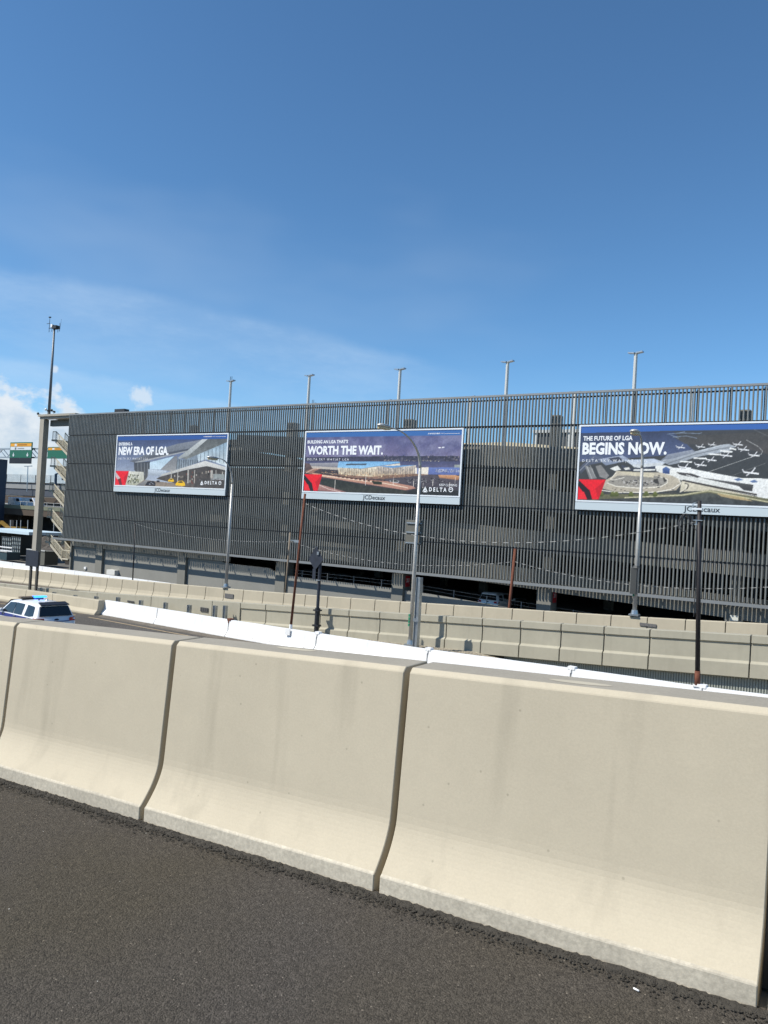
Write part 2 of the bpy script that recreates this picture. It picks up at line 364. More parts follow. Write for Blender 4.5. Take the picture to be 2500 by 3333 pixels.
# ============================================================ front parapet
fp = thing('concrete_barrier', 'large pale concrete barrier along the edge of the near road, filling the foreground', 'barrier', (0, 3.5, zn(0)))
Y0 = 3.5
_kn = [(.012, .100), (.050, .150), (.090, .212), (.122, .282), (.140, .350), (.149, .465)]
_arc = []
for i_ in range(15):                      # smooth curve through the knee
    t_ = i_/14*(len(_kn)-1); k_ = min(int(t_), len(_kn)-2); f_ = t_-k_
    P_ = [_kn[max(k_-1, 0)], _kn[k_], _kn[k_+1], _kn[min(k_+2, len(_kn)-1)]]
    _arc.append(tuple(.5*(2*P_[1][c]+(P_[2][c]-P_[0][c])*f_+(2*P_[0][c]-5*P_[1][c]+4*P_[2][c]-P_[3][c])*f_**2+(3*P_[1][c]-P_[0][c]-3*P_[2][c]+P_[3][c])*f_**3) for c in (0, 1)))
sec = [(0, -.02), (0, .090)]+_arc+[(.195, 1.141), (.219, 1.167), (.455, 1.170), (.475, 1.150), (.475, -.02)]
mis = [2, 2]+[0]*15+[0, 1, 1, 0, 0]
secd = [(dy-.0, dz) for dy, dz in sec]
pj = [-0.305-1.848*k for k in range(-6, 40)]
for k in range(len(pj)-1):
    b, a = pj[k]-.02, pj[k+1]+.02
    if b < -66: break
    jit = random.uniform(-.004, .004)
    mb = profile([(dy+jit, dz) for dy, dz in secd], a, b, zn, Y0, mis)
    cx_ = Vector(((a+b)/2, Y0, zn((a+b)/2))); 
    mb.v = [v-cx_ for v in mb.v]; mb.o = Vector((0, 0, 0))
    o = mb.build('panel', [CONC, CONC_TOP, CONC_CURB], fp); o.location = cx_-fp.location
    bevel(o, .004, 1)
core = profile([(.17, 0), (.30, 1.02), (.40, 1.02), (.40, 0)], -66, 10, zn, Y0).build('joint_filler', JOINT, fp); core.location = -fp.location
# lighter patch marks on the top
PATCH = mat('clean_concrete_patch', (.44, .395, .30), .85, var=.05, vscale=6)
for px, py in ((962, 2111), (1887, 2219)):
    d = ray(px, py); t = None
    zz = lambda x: zn(x)+1.1735
    # intersect with top plane z = zn(x)+1.1735
    t = (-1.851+1.1735)/(d[2]-G*d[0]); c = Vector(d*t)
    mb = MB(c); n = 20
    c.y = max(c.y, 3.80)
    vs = [(c.x+.16*math.cos(a)*(1+.08*math.sin(3*a)), c.y+.036*math.sin(a), zn(c.x+.16*math.cos(a)*(1+.08*math.sin(3*a)))+1.1685+.0127*(c.y+.036*math.sin(a)-3.719)) for a in [2*math.pi*i/n for i in range(n)]]
    mb.add(vs, [tuple(range(n))]); o = mb.build('repair_patch', PATCH, fp); o.location = c-fp.location
# rough tarry strip and grit at the barrier foot
xs = np.arange(-26, 2.6, .02); rows = []
mb = MB()
ny = 6
rs = np.random.RandomState(3)
wv = np.convolve(rs.rand(len(xs)+12), np.ones(5)/5, 'same')[:len(xs)]
for i, x in enumerate(xs):
    w_ = .06+.06*wv[i]
    for j in range(ny):
        f = j/(ny-1); hgt = .004*(1-(2*f-1)**2)+(rs.rand()*.010 if 0 < j < ny-1 else -.004)
        mb.v.append(Vector((x+rs.uniform(-.006, .006), Y0+.008-w_*f, zn(x)+hgt)))
for i in range(len(xs)-1):
    for j in range(ny-1): mb.f.append((i*ny+j, (i+1)*ny+j, (i+1)*ny+j+1, i*ny+j+1)); mb.m.append(0)
o = mb.build('tar_edge', GRIT); o['kind'] = 'stuff'; o['label'] = 'rough dark broken asphalt crust along the foot of the near barrier'; o['category'] = 'asphalt crust'
def pebbles(name, n, place, m_, label, cat, smin, smax):
    mb = MB(); r = random.Random(5)
    for _ in range(n):
        x, y, z = place(r); s_ = r.uniform(smin, smax)
        a = [Vector((x+s_*dx*r.uniform(.6, 1.2), y+s_*dy*r.uniform(.6, 1.2), z+s_*dz*r.uniform(.5, 1))) for dx, dy, dz in ((1, 0, .3), (0, 1, .3), (-1, 0, .3), (0, -1, .3), (0, 0, 1), (0, 0, -.4))]
        mb.add(a, [(0, 1, 4), (1, 2, 4), (2, 3, 4), (3, 0, 4), (1, 0, 5), (2, 1, 5), (3, 2, 5), (0, 3, 5)])
    o = mb.build(name, m_); o['kind'] = 'stuff'; tag(o, label, cat); return o
def pl1(r):
    x = r.uniform(-9, 1.2); return x, Y0-.02-.02*0-abs(r.gauss(0, .055)), zn(x)+.006
pebbles('loose_grit', 9000, pl1, GRIT, 'loose dark grit scattered on the road edge by the near barrier', 'grit', .003, .010)
def pl2(r):
    x = r.uniform(-6, 1.0); y = 3.45-r.random()**1.5*2.2; return x, y, zn(x)+.001
pebbles('pale_chips', 34, pl2, mat('pale_stone', (.55, .53, .48), .8), 'small pale stone chips lying scattered on the near road', 'stone chips', .002, .005)
def pl3(r):
    x = r.uniform(-25, -13); y = r.uniform(28.8, 32.3); return x, y, gz(x)
pebbles('verge_gravel', 5200, pl3, GRAVEL, 'pale gravel heaped behind the white barriers at the foot of the ramp wall', 'gravel', .02, .06)
# white butt on the road
d = ray(2071, 3224); t = (-1.851+.004)/(d[2]-G*d[0]); c = Vector(d*t)
mb = MB(c); mb.tube([c+Vector((-.012, .003, .004)), c+Vector((.012, -.003, .004))], .004, 8); o = mb.build('cigarette_end', WHITE, None, True)
tag(o, 'small white cigarette end lying on the near asphalt close to the barrier', 'cigarette end')

# ============================================================ white jersey barriers beside the lower road
jt = [-5.3, 0.0, 6.0, 12.05, 18.15, 24.25, 28.6, 34.7, 40.8]
JS = [(-.30, 0), (-.30, .08), (-.13, .32), (-.085, .84), (.085, .84), (.13, .32), (.30, .08), (.30, 0)]
def wpt(t, dy, z): 
    p = WP+WD*t+WNn*dy; return Vector((p.x, p.y, z))
wlabels = ['end piece with the shadow of the concrete block on it', 'second from the left, chipped brown at its right end', 'third from the left, with a dark crack at its right end', 'carrying the leaning rusty pole', 'in front of the central street lamp, grit behind it', 'running behind the first clean patch of the near barrier', 'short section left of the black topped pole', 'section carrying the black topped pole', 'at the right edge of the view']
for k in range(len(jt)-1):
    a, b = jt[k]+.035, jt[k+1]-.035
    xa, xb = (WP+WD*a).x, (WP+WD*b).x; c = wpt((a+b)/2, 0, W_top((xa+xb)/2)-.84)
    th = thing('jersey_barrier', 'white painted jersey barrier '+wlabels[k], 'barrier', c, 'white jersey barriers beside the lower road')
    mb = MB(c); n = len(JS); vs = []
    segs = [a+(b-a)*i/6 for i in range(7)]
    for t in segs:
        z = W_top((WP+WD*t).x)-.84
        for dy, dz in JS: vs.append(wpt(t, dy+random.uniform(-.003, .003), z+dz+random.uniform(-.004, .004)))
    fs = [(i*n+q, i*n+(q+1) % n, (i+1)*n+(q+1) % n, (i+1)*n+q) for i in range(6) for q in range(n)]+[tuple(range(n-1, -1, -1)), tuple(6*n+q for q in range(n))]
    mb.add(vs, fs); o = mb.build('body', WHITE, th); o.location = (0, 0, 0)
    # dark scupper notches low on the face
    nb = MB(c)
    for i in range(5 if k in (2, 3, 4) else 2):
        t = a+(b-a)*(i+.7)/5.2
        z = W_top((WP+WD*t).x)-.84
        nb.add([wpt(t-.06, -.262, z+.14), wpt(t+.05, -.262, z+.14), wpt(t+.045, -.205, z+.22)], [(0, 1, 2)])
    o = nb.build('lifting_notch', mat('grey_chip', (.28, .27, .25), .9), th); o.location = (0, 0, 0)
    if k in (1, 2, 3, 4, 5):
        pb = MB(c); t = b+.03; z = W_top((WP+WD*t).x)
        pb.beam(wpt(t-.12, -.0, z+.02), wpt(t+.14, -.0, z+.02), .22, .10)
        pb.beam(wpt(t, -.10, z-.02), wpt(t, -.10, z-.14), .07, .05)
        o = pb.build('joint_bracket', WHITE if k != 1 else RUST, th); o.location = (0, 0, 0)
# dark crumbling joint fill
# concrete block barrier at the left of the lower road
C_sec = [(-.42, -.05), (-.42, .10), (-.25, .30), (-.19, .86), (.19, .86), (.25, .30), (.42, .10), (.42, -.05)]
cb = thing('concrete_block_barrier', 'long beige concrete barrier ending beside the white one, behind the police car', 'barrier', wpt(-12, -.35, zl(-45)))
ts = [(-5.25, -14.0), (-14.03, -24), (-24.03, -34), (-34.03, -46)]
for a, b in ts:
    mb = MB(); vs = []; n = len(C_sec)
    for t in (a, b):
        x = (WP+WD*t).x; zt = float(np.interp(x, [-80, -51.5, -38.2], [-7.2, -5.93, -5.50])) 
        for dy, dz in C_sec:
            vs.append(wpt(t, dy-.30, zt-.86+dz))
    mb.add(vs, [(q, (q+1) % n, n+(q+1) % n, n+q) for q in range(n)]+[tuple(range(n-1, -1, -1)), tuple(n+q for q in range(n))])
    o = mb.build('block', CONC_F, cb); o.location = -cb.location; bevel(o, .02)

# ============================================================ ramp wall facing the lower road
rwall = thing('ramp_wall', 'beige panelled concrete wall of the ramp behind the white barriers', 'wall', (-20, 32.5, B_top(-20)-1.64))
bj = list(np.arange(-3.84+1.873*6, -30.5, -1.873))
B_sec = [(0, 0), (0, -.30), (.07, -.33), (.07, -1.00), (-.05, -1.08), (-.05, -1.62), (.05, -1.64), (.45, -1.64), (.45, 0)]
def bpanel(a, b, sec_, m_):
    mb = profile(sec_, a, b, B_top, 32.5, None, 2); c = Vector(((a+b)/2, 32.5, B_top((a+b)/2)))
    mb.v = [v-c for v in mb.v]; o = mb.build('panel', m_, rwall); o.location = c-rwall.location; bevel(o, .012, 1); return o
for k in range(len(bj)-1): bpanel(bj[k+1]+.022, bj[k]-.022, B_sec, CONC_G)
D_sec = [(0, 0), (0, -2.2), (.4, -2.2), (.4, 0)]
xe = bj[-1]
dj = [xe, xe-2.2]+[xe-2.2-5.2*k for k in range(1, 14)]
for k in range(len(dj)-1): bpanel(dj[k+1]+.015, dj[k]-.015, D_sec, CONC_G)
o = profile([(.12, -.02), (.12, -1.60), (.40, -1.60), (.40, -.02)], -60, 7, B_top, 32.5, None, 12).build('backing', JOINT, rwall); o.location = -rwall.location
# vents / plates on walls
VENT = mat('dark_grille', (.07, .07, .07), .7, var=.4, vscale=40)
for px0, px1, py0, py1, Y, nm in ((653, 677, 1976, 1993, 32.47, 'ramp wall'), (415, 436, 1954, 1962, 32.47, 'ramp wall, left one')):
    a = at(px0, py0, Y); b = at(px1, py1, Y); mb = MB(); mb.box((a.x, Y-.02, a.z), (b.x, Y+.02, b.z))
    for i in range(4):
        xx = a.x+(b.x-a.x)*(i+.5)/4; mb.box((xx-.02, Y-.04, a.z-.02), (xx+.02, Y-.02, b.z+.02))
    o = mb.build('vent_grille', VENT, rwall); o.location = -rwall.location
# ribbed sheet fence under the ramp
rf = thing('ribbed_fence', 'grey corrugated sheet fence in the shade under the ramp wall at right', 'fence', (-6, 34.3, -7.3))
mb = MB(Vector((-6, 34.3, -7.3))); x = -14.0
while x < 8:
    zt9 = B_top(x)-1.67; mb.box((x, 32.74, -7.3), (x+.05, 32.80, zt9)); mb.box((x+.05, 32.79, -7.3), (x+.10, 32.82, zt9)); x += .10
o = mb.build('corrugated_sheet', mat('grey_green_sheet', (.33, .35, .31), .6), rf); o.location = (0, 0, 0); o['kind'] = 'stuff'

# ============================================================ far parapet of the ramp
pa = thing('ramp_parapet', 'beige concrete parapet of the ramp with regular panel joints, in front of the garage', 'parapet', (-25, 37, A_top(-25)-1.08))
A_sec = [(-.19, -1.10), (-.19, -1.02), (-.06, -.82), (0.0, -.62), (.03, -.02), (.05, 0), (.28, 0), (.30, -.02), (.30, -1.7), (.1, -1.7)]
x = -3.73+1.685*6
k = 0
while x > -96:
    a = x-1.685+.018; b = x-.018
    mb = profile(A_sec, a, b, A_top, 37, None, 1); c = Vector(((a+b)/2, 37, A_top((a+b)/2)))
    mb.v = [v-c for v in mb.v]; o = mb.build('panel', CONC_F, pa); o.location = c-pa.location; bevel(o, .012, 1)
    x -= 1.685
o = profile([(.10, -.03), (.10, -1.5), (.25, -1.5), (.25, -.03)], -96, 6, A_top, 37, None, 12).build('joint_filler', JOINT, pa); o.location = -pa.location
for px0, px1, py0, py1 in ((2083, 2136, 2026, 2042), (733, 760, 1931, 1949)):
    a = at(px0, py0, 37); b = at(px1, py1, 37); zt = A_top(a.x)
    mb = MB(); mb.box((a.x, 36.96, a.z), (b.x, 37.0, b.z)); o = mb.build('access_plate', mat('grey_plate', (.13, .125, .12), .7, var=.3, vscale=20), pa); o.location = -pa.location

# white barrier on the road beyond the ramp
for k in range(11):
    a = -94.5+6.1*k; b = a+6.06; c = Vector((a+3, 55, -8.3))
    th = MB(c); th.prism([(a, 54.7, -8.3), (a, 54.7, -8.2), (a, 54.88, -7.95), (a, 54.92, -7.46), (a, 55.08, -7.46), (a, 55.12, -7.95), (a, 55.3, -8.2), (a, 55.3, -8.3)], (0, 0, 0), (6.06, 0, 0))
    o = th.build('jersey_barrier', WHITE)
    names = ['leftmost in view, beyond the ramp', 'second from the left beyond the ramp', 'beyond the ramp, left of the black double post sign', 'beyond the ramp, behind the black double post sign', 'beyond the ramp, below the foot of the stair tower', 'beyond the ramp, in front of the left end of the garage wall', 'beyond the ramp, in front of the white wall cabinet', 'beyond the ramp, where its top sinks behind the parapet']
    tag(o, 'white jersey barrier '+(names[k] if k < 8 else ['beyond the ramp, low behind the parapet below the left street lamp', 'beyond the ramp, low behind the parapet left of the leaning pole', 'beyond the ramp, low behind the parapet by the diamond sign'][k-8]), 'barrier', 'white jersey barriers on the road at the garage')

# ============================================================ parking garage
gar = thing('parking_garage', 'long grey parking garage wrapped in vertical metal slats, carrying three billboards', 'parking garage', (-45, 61, -8.3))
GL = -Vector(gar.location)
def gb(name, mb, m_, p=None):
    o = mb.build(name, m_, gar); o.location = GL+mb.o; return o
XL, XR = -84.8, 14.0
PITCH = .2775
rows = [(8.60, 11.02), (5.10, 8.50), (1.86, 5.00), (-1.43, 1.76), (-4.14, -1.53)]
bbx = [(-75.2, -57.35), (-47.15, -29.95), (-19.85, -2.3)]
def slat_mesh(mb, x, z0, z1):
    w, d, c = .055, .15, .022
    P = [(x-w, 59-d/2+c), (x-w+c, 59-d/2), (x+w-c, 59-d/2), (x+w, 59-d/2+c), (x+w, 59+d/2), (x-w, 59+d/2)]
    n = len(P); mb.add([(a, b, z0) for a, b in P]+[(a, b, z1) for a, b in P], [tuple(range(n-1, -1, -1)), tuple(range(n, 2*n))]+[(i, (i+1) % n, n+(i+1) % n, n+i) for i in range(n)])
rowmesh = []
for z0, z1 in rows:
    mb = MB(); slat_mesh(mb, 0, z0, z1); o = mb.build('slat', SLAT); rowmesh.append(o.data); bpy.data.objects.remove(o)
ns = int((XR-XL)/PITCH); cnt = 0; bulk = MB()
allsl = []
for i in range(ns):
    x = XL+.06+i*PITCH
    for r in range(5):
        if r in (1, 2) and any(a+.1 < x < b-.1 for a, b in bbx): continue
        allsl.append((x, r))
vis = [s for s in allsl if s[0] < -5.9]
vis.sort(key=lambda s: -s[0])
sing = set(vis[:300])
for x, r in allsl:
    if (x, r) in sing:
        o = bpy.data.objects.new('slat', rowmesh[r]); link(o, gar); o.location = GL+Vector((x+random.uniform(-.006, .006), random.uniform(-.004, .004), 0))
    else:
        slat_mesh(bulk, x+random.uniform(-.006, .006), *rows[r])
o = gb('slat_screen', bulk, SLAT); o['kind'] = 'stuff'
# girts at the row joints, top cap, bottom rail, mullions
for z in (8.55, 5.05, 1.80, -1.48):
    mb = MB(); mb.box((XL, 59.08, z-.09), (XR, 59.18, z+.09))
    gb('girt', mb, DARKM)
mb = MB(); mb.box((XL-.03, 58.90, 11.04), (XR, 59.14, 11.20)); gb('top_rail', mb, RAILM)
mb = MB(); mb.box((XL, 59.09, 10.72), (XR, 59.16, 10.84)); gb('upper_girt', mb, DARKM)
mb = MB(); mb.box((XL-1.3, 58.53, -4.40), (XR, 58.80, -4.18)); gb('bottom_rail', mb, RAILM)
for s in range(int((XR-XL)/2.22)+1):
    x = XL+2.22*s+.2; mb = MB(); mb.box((x-.03, 59.165, -4.15), (x+.03, 59.27, 11.0)); gb('mullion', mb, DARKM)
    mb = MB()
    mb.beam((x, 58.8, -4.30), (x, 60.28, -4.30), .10, .14); gb('outrigger', mb, RAILM)
cols = [-78.9, -64.6, -50.4, -36.5, -22.5, -8.3, 5.8]
# spandrels
def spz(k, x):
    if x <= -57.5: return [7.9, 4.2, .8, -2.9][k]
    return [6.98, 3.46, .09, -3.08][k]-.045*(x+25)
edges = [-84.3, -57.5]
def span(k, x0, x1):
    h = [1.75, 1.72, 1.70, 1.62][k]
    if x0 < -57.6: h = [1.75, 1.75, 1.75, 2.2][k]
    n = 4; mb = MB(); vs = []
    z = lambda x: spz(k, x)
    P = lambda x: [(x, 60.05, z(x)), (x, 60.3, z(x)), (x, 60.3, z(x)-h), (x, 60.05, z(x)-h)]
    vs = P(x0)+P(x1)
    mb.add(vs, [(0, 1, 2, 3), (7, 6, 5, 4), (0, 4, 5, 1), (1, 5, 6, 2), (2, 6, 7, 3), (3, 7, 4, 0)]); gb('spandrel', mb, GCONC2 if k == 3 else GCONC)
    mb = MB(); zz = lambda x: z(x)-1.0
    mb.add([(x0, 60.31, zz(x0)), (x1, 60.31, zz(x1)), (x1, 78, zz(x1)), (x0, 78, zz(x0)), (x0, 60.31, zz(x0)-.4), (x1, 60.31, zz(x1)-.4), (x1, 78, zz(x1)-.4), (x0, 78, zz(x0)-.4)],
           [(0, 1, 2, 3), (7, 6, 5, 4), (0, 4, 5, 1), (1, 5, 6, 2), (2, 6, 7, 3), (3, 7, 4, 0)]); gb('floor_slab', mb, GCONC2)
xx = [-84.3, -78.9, -64.6, -57.51]
for k in range(4):
    for a, b in zip(xx[:-1], xx[1:]): span(k, a, b-.02)
    e = [-57.49, -50.4, -36.5, -22.5, -8.3, 5.8, 14]
    for a, b in zip(e[:-1], e[1:]): span(k, a, b-.02)
for c in cols:
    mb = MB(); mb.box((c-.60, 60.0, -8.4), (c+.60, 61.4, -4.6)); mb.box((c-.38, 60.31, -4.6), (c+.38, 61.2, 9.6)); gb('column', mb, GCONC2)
    for yy in (78.0, 95.0):
        mb = MB(); mb.box((c-.4, yy, -8.4), (c+.4, yy+.8, 7.0)); gb('column', mb, GCONC2)
# inner flat decks, added back wall, roof parapet far
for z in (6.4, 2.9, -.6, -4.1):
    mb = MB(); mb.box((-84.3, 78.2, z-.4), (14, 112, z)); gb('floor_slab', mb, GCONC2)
mb = MB(); mb.box((-84.3, 112.02, -8.4), (14, 112.4, 7.4)); gb('light_stop_wall', mb, GCONC2)  # wall added to stop daylight showing through the back
mb = MB(); mb.box((-84.5, 60.0, -8.4), (-84.28, 112, 7.2)); gb('end_wall', mb, GCONC2)
CREAM = mat('cream_concrete', (.62, .54, .38), .9, var=.05)
for pp in ([(-60, 10.9), (-50.5, 10.9)], [(-40.5, 9.42), (-34, 9.5), (-26, 8.87), (-22, 8.58), (-8, 7.45)]):
    for (p0, q0), (p1, q1) in zip(pp[:-1], pp[1:]):
        mb = MB(); mb.prism([(p0, 77.4, 6.4), (p1, 77.4, 6.4), (p1, 77.4, q1), (p0, 77.4, q0)], (0, 0, 0), (0, .3, 0)); gb('roof_parapet', mb, CREAM)
mb = MB(); mb.box((-84.3, 60.60, -8.35), (14, 112, -8.31)); gb('ground_slab', mb, GCONC2)
# lower street wall, dipping with the ramp inside
lwz = tbl([(-90, -4.95), (-58.6, -5.05), (-58.5, -5.32), (-51.2, -5.36), (-51.0, -5.90), (-37, -6.0), (-32, -6.2), (-26, -6.56), (-8, -7.35), (14, -8.2)])
e = [-84.4, -79.5]; 
lst = [(-84.4, -79.54), (-78.26, -65.24), (-63.96, -58.55), (-58.53, -51.04), (-49.76, -37.14), (-35.86, -23.14), (-21.86, -8.94), (-7.66, 5.1)]
for a, b in lst:
    mb = MB(); n = 6; xs_ = [a+(b-a)*i/n for i in range(n+1)]
    for p_, q_ in zip(xs_[:-1], xs_[1:]):
        mb.add([(p_, 60.31, -8.3), (q_, 60.31, -8.3), (q_, 60.31, lwz(q_)), (p_, 60.31, lwz(p_)), (p_, 60.6, -8.3), (q_, 60.6, -8.3), (q_, 60.6, lwz(q_)), (p_, 60.6, lwz(p_))],
               [(0, 1, 2, 3), (7, 6, 5, 4), (3, 2, 6, 7)])
    gb('street_wall', mb, GCONC)
    if a > -52:
        # guard cables above the wall
        for zz in (.3, .6):
            mb = MB(); mb.tube([(a, 60.8, lwz(a)+zz), (b, 60.8, lwz(b)+zz)], .009, 4); gb('guard_cable', mb, GALV)
        for i in range(4):
            x = a+(b-a)*(i+.5)/4; mb = MB(); mb.box((x-.03, 60.77, lwz(x)-.2), (x+.03, 60.83, lwz(x)+.65)); gb('guard_post', mb, RAILM)
# inner ramp floor behind the street wall
mb = MB(); mb.add([(-58, 60.62, -6.2), (-50, 60.62, -6.6), (-26, 60.62, -7.35), (6, 60.62, -8.25), (6, 77, -8.25), (-26, 77, -7.35), (-50, 77, -6.6), (-58, 77, -6.2)], [(0, 1, 6, 7), (1, 2, 5, 6), (2, 3, 4, 5)]); gb('ramp_floor', mb, GCONC2)
# red level signs on the side of columns
for c in (-36.5, -22.5):
    x = c+.645; mb = MB(); mb.box((x, 60.35, -5.75), (x+.03, 61.1, -4.75)); s_ = gb('level_sign', mb, REDSIGN)
    lettering('203', (x+.035-gar.location.x, 60.45-gar.location.y, -5.35-gar.location.z), (0, 1, 0), (0, 0, 1), .5, .38, WINK, gar, 'lettering', .02)
# small flood light / box on column at right, wall cabinet, wall light
def smallbox(px0, px1, py0, py1, Y, dep, m_, name, parent=None):
    a = at(px0, py0, Y); b = at(px1, py1, Y); mb = MB(); mb.box((a.x, Y-dep, a.z), (b.x, Y, b.z)); return gb(name, mb, m_)
smallbox(2378, 2404, 2001, 2022, 59.98, .25, mat('white_box', (.62, .62, .55), .6), 'column_cabinet')
smallbox(361, 386, 1853, 1872, 60.29, .6, mat('pale_cabinet', (.66, .65, .60), .6), 'wall_cabinet')
smallbox(276, 282, 1845, 1853, 60.29, .12, WHITE, 'wall_light')
# roof top lamps: tall row on the front, second row behind
def roof_lamp(x, y, zt, lab, grp, extra=False):
    th = thing('roof_lamp', lab, 'lamp post', (x, y, 6.6), grp)
    mb = MB((x, y, 6.6)); mb.tube([(x, y, 6.6), (x, y, zt-.1)], [.18, .15], 8); o = mb.build('pole', PALEM, th); o.location = (0, 0, 0)
    for s in (-1, 1):
        mb = MB((x, y, 6.6)); mb.beam((x+s*.05, y-.05, zt-.02), (x+s*.62, y-.10*s, zt+.06), .42, .11); o = mb.build('lamp_head', GALV, th); o.location = (0, 0, 0)
    if extra:
        mb = MB((x, y, 6.6)); mb.tube([(x-.12, y, zt), (x-.12, y, zt+.55)], .03, 6); mb.tube([(x+.12, y, zt), (x+.12, y, zt+.55)], .03, 6)
        o = mb.build('antenna', DARKM, th); o.location = (0, 0, 0)
rl = ['leftmost of the tall lamps on the garage roof, with small antennas', 'tall roof lamp second from left, above the left edge of the middle billboard', 'tall roof lamp above the middle billboard', 'tall roof lamp between the middle and right billboards', 'rightmost tall roof lamp, above the right billboard']
for i, x in enumerate((-64.64, -52.9, -41.24, -29.49, -17.75)): roof_lamp(x, 66, 15.6, rl[i], 'tall lamps along the front of the garage roof', i == 0)
rl = ['with antenna, just right of the second tall lamp', 'left of the third tall lamp', 'just left of the fourth tall lamp', 'left of the fifth tall lamp', 'right of the fifth tall lamp']
for i, x in enumerate((-64.87, -52.85, -41.15, -28.4, -16.23)): roof_lamp(x, 82, 15.5, 'far roof lamp head over the slats, '+rl[i], 'lamps further back on the garage roof', i == 0)
# small dark box on the top rail at left
a = at(391, 1336, 60); mb = MB(a); mb.box((a.x-.9, 59.9, 11.0), (a.x+.9, 60.6, 11.75)); mb.box((a.x-.1, 60.1, 10.3), (a.x+.1, 60.3, 11.0))
o = mb.build('roof_camera_box', DARKM); tag(o, 'small dark equipment box on top of the slat screen near its left end', 'equipment box')
# roof shed seen through the slats
th = thing('roof_kiosk', 'dark roof kiosk with pale frame seen through the slats left of the right billboard', 'kiosk', (-30.4, 84, 6.4))
mb = MB((-30.4, 84, 6.4)); mb.box((-33.5, 84, 6.4), (-27.4, 88, 11.3)); o = mb.build('wall', mat('kiosk_dark', (.05, .055, .06), .6), th); o.location = (0, 0, 0)
mb = MB((-30.4, 84, 6.4)); mb.box((-33.8, 83.7, 11.31), (-27.0, 88.3, 11.65)); o = mb.build('roof', PALEM, th); o.location = (0, 0, 0)
for x in (-33.4, -31.4, -29.5, -27.5):
    mb = MB((-30.4, 84, 6.4)); mb.box((x-.14, 83.85, 6.4), (x+.14, 83.99, 11.3)); o = mb.build('frame', PALEM, th); o.location = (0, 0, 0)

# ============================================================ stair tower
st = thing('stair_tower', 'open concrete stair tower with zigzag flights at the left end of the garage', 'stair tower', (-88, 61, -8.3))
def sb(name, mb, m_): 
    o = mb.build(name, m_, st); o.location = mb.o-Vector(st.location); return o
mb = MB(); mb.box((-92.5, 60.0, -8.3), (-91.6, 60.75, 10.9)); bevel(sb('column', mb, TCONC), .03, 1)
mb = MB(); mb.box((-92.5, 67.2, -8.3), (-91.6, 68.0, 10.9)); sb('column', mb, TCONC)
mb = MB(); mb.box((-92.7, 59.8, 11.23), (-84.9, 68.2, 11.50)); sb('roof_slab', mb, TCONC)
mb = MB(); mb.box((-92.55, 60.0, 10.92), (-84.9, 60.6, 11.22)); sb('beam', mb, TCONC)
mb = MB(); mb.box((-91.59, 60.9, 10.1), (-84.9, 61.3, 10.90)); sb('beam', mb, GCONC2)
mb = MB(); mb.box((-85.3, 60.2, 9.6), (-84.86, 68.0, 10.90)); sb('beam', mb, GCONC2)
lands = [at(x, y, 61.3).z for x, y in ((181, 1430), (175, 1514), (167, 1596), (162, 1680), (159, 1762))]
SL = mat('stair_concrete', (.46, .42, .33), .88, var=.06, vscale=2); RL = mat('stair_rail_paint', (.55, .50, .38), .6)
def flight(xa, za, xb, zb, y0, y1, nstep):
    mb = MB(); dx = (xb-xa)/nstep; dz = (zb-za)/nstep
    for i in range(nstep):
        x0 = xa+dx*i; z0 = za+dz*(i+1) if dz < 0 else za+dz*i
        mb.box((x0, y0, z0-.20), (x0+dx*1.0, y1, z0))
    mb.add([(xa, y0-.03, za-.12), (xb, y0-.03, zb-.12), (xb, y0-.03, zb-.42), (xa, y0-.03, za-.42), (xa, y1, za-.12), (xb, y1, zb-.12), (xb, y1, zb-.42), (xa, y1, za-.42)],
           [(0, 1, 2, 3), (7, 6, 5, 4), (0, 4, 5, 1), (2, 6, 7, 3)])
    sb('stair_flight', mb, SL)
def railing(pts, y, name='railing'):
    mb = MB()
    for p, q in zip(pts[:-1], pts[1:]):
        p = Vector((p[0], y, p[1])); q = Vector((q[0], y, q[1]))
        mb.beam(p+Vector((0, 0, 1.02)), q+Vector((0, 0, 1.02)), .07, .10)
        for h in (.16, .28, .40, .52, .64, .76, .88): mb.beam(p+Vector((0, 0, h)), q+Vector((0, 0, h)), .02, .03)
        n = max(1, int(round((q-p).length/1.0)))
        for i in range(n+1):
            c = p.lerp(q, i/n); mb.beam(c, c+Vector((0, 0, 1.05)), .05, .05, up=(0, 1, 0))
    sb(name, mb, RL)
for k, z in enumerate(lands):
    xa = -90.8
    mb = MB(); mb.box((-91.7, 61.3, z-.22), (xa, 64.2, z)); sb('landing', mb, SL)
    xb = xa+3.0; zb = z-1.95
    flight(xa, z, xb, zb, 61.3, 62.6, 12)
    railing([(-91.5, z), (xa, z), (xb, zb)], 61.32)
    railing([(xa, z), (xb, zb)], 62.62)
    mb = MB(); mb.box((xb, 61.3, zb-.2), (xb+1.1, 64.2, zb)); sb('landing', mb, SL)
    if k < 4:
        flight(xb, zb, xa, lands[k+1], 62.9, 64.2, 8); railing([(xb, zb), (xa, lands[k+1])], 64.22)
    else:
        railing([(xb, zb), (xb+1.5, zb)], 61.32)
# near-black panels added behind the stairs to darken the gaps under the flights
mb = MB(); mb.box((-88.9, 64.6, -8.3), (-84.9, 65.0, at(168, 1440, 64).z)); sb('shaft_wall', mb, mat('dark_shaft', (.05, .045, .04), .9)) if False else None
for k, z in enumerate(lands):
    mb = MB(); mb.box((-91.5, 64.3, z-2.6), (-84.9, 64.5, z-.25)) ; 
    mb = MB(); mb.box((-91.5, 64.3, z-(1.3 if k < 2 else 3.1)), (-84.9, 64.5, z-.1)); sb('dark_fill_panel', mb, mat('dark_fill', (.035, .03, .027), .9))
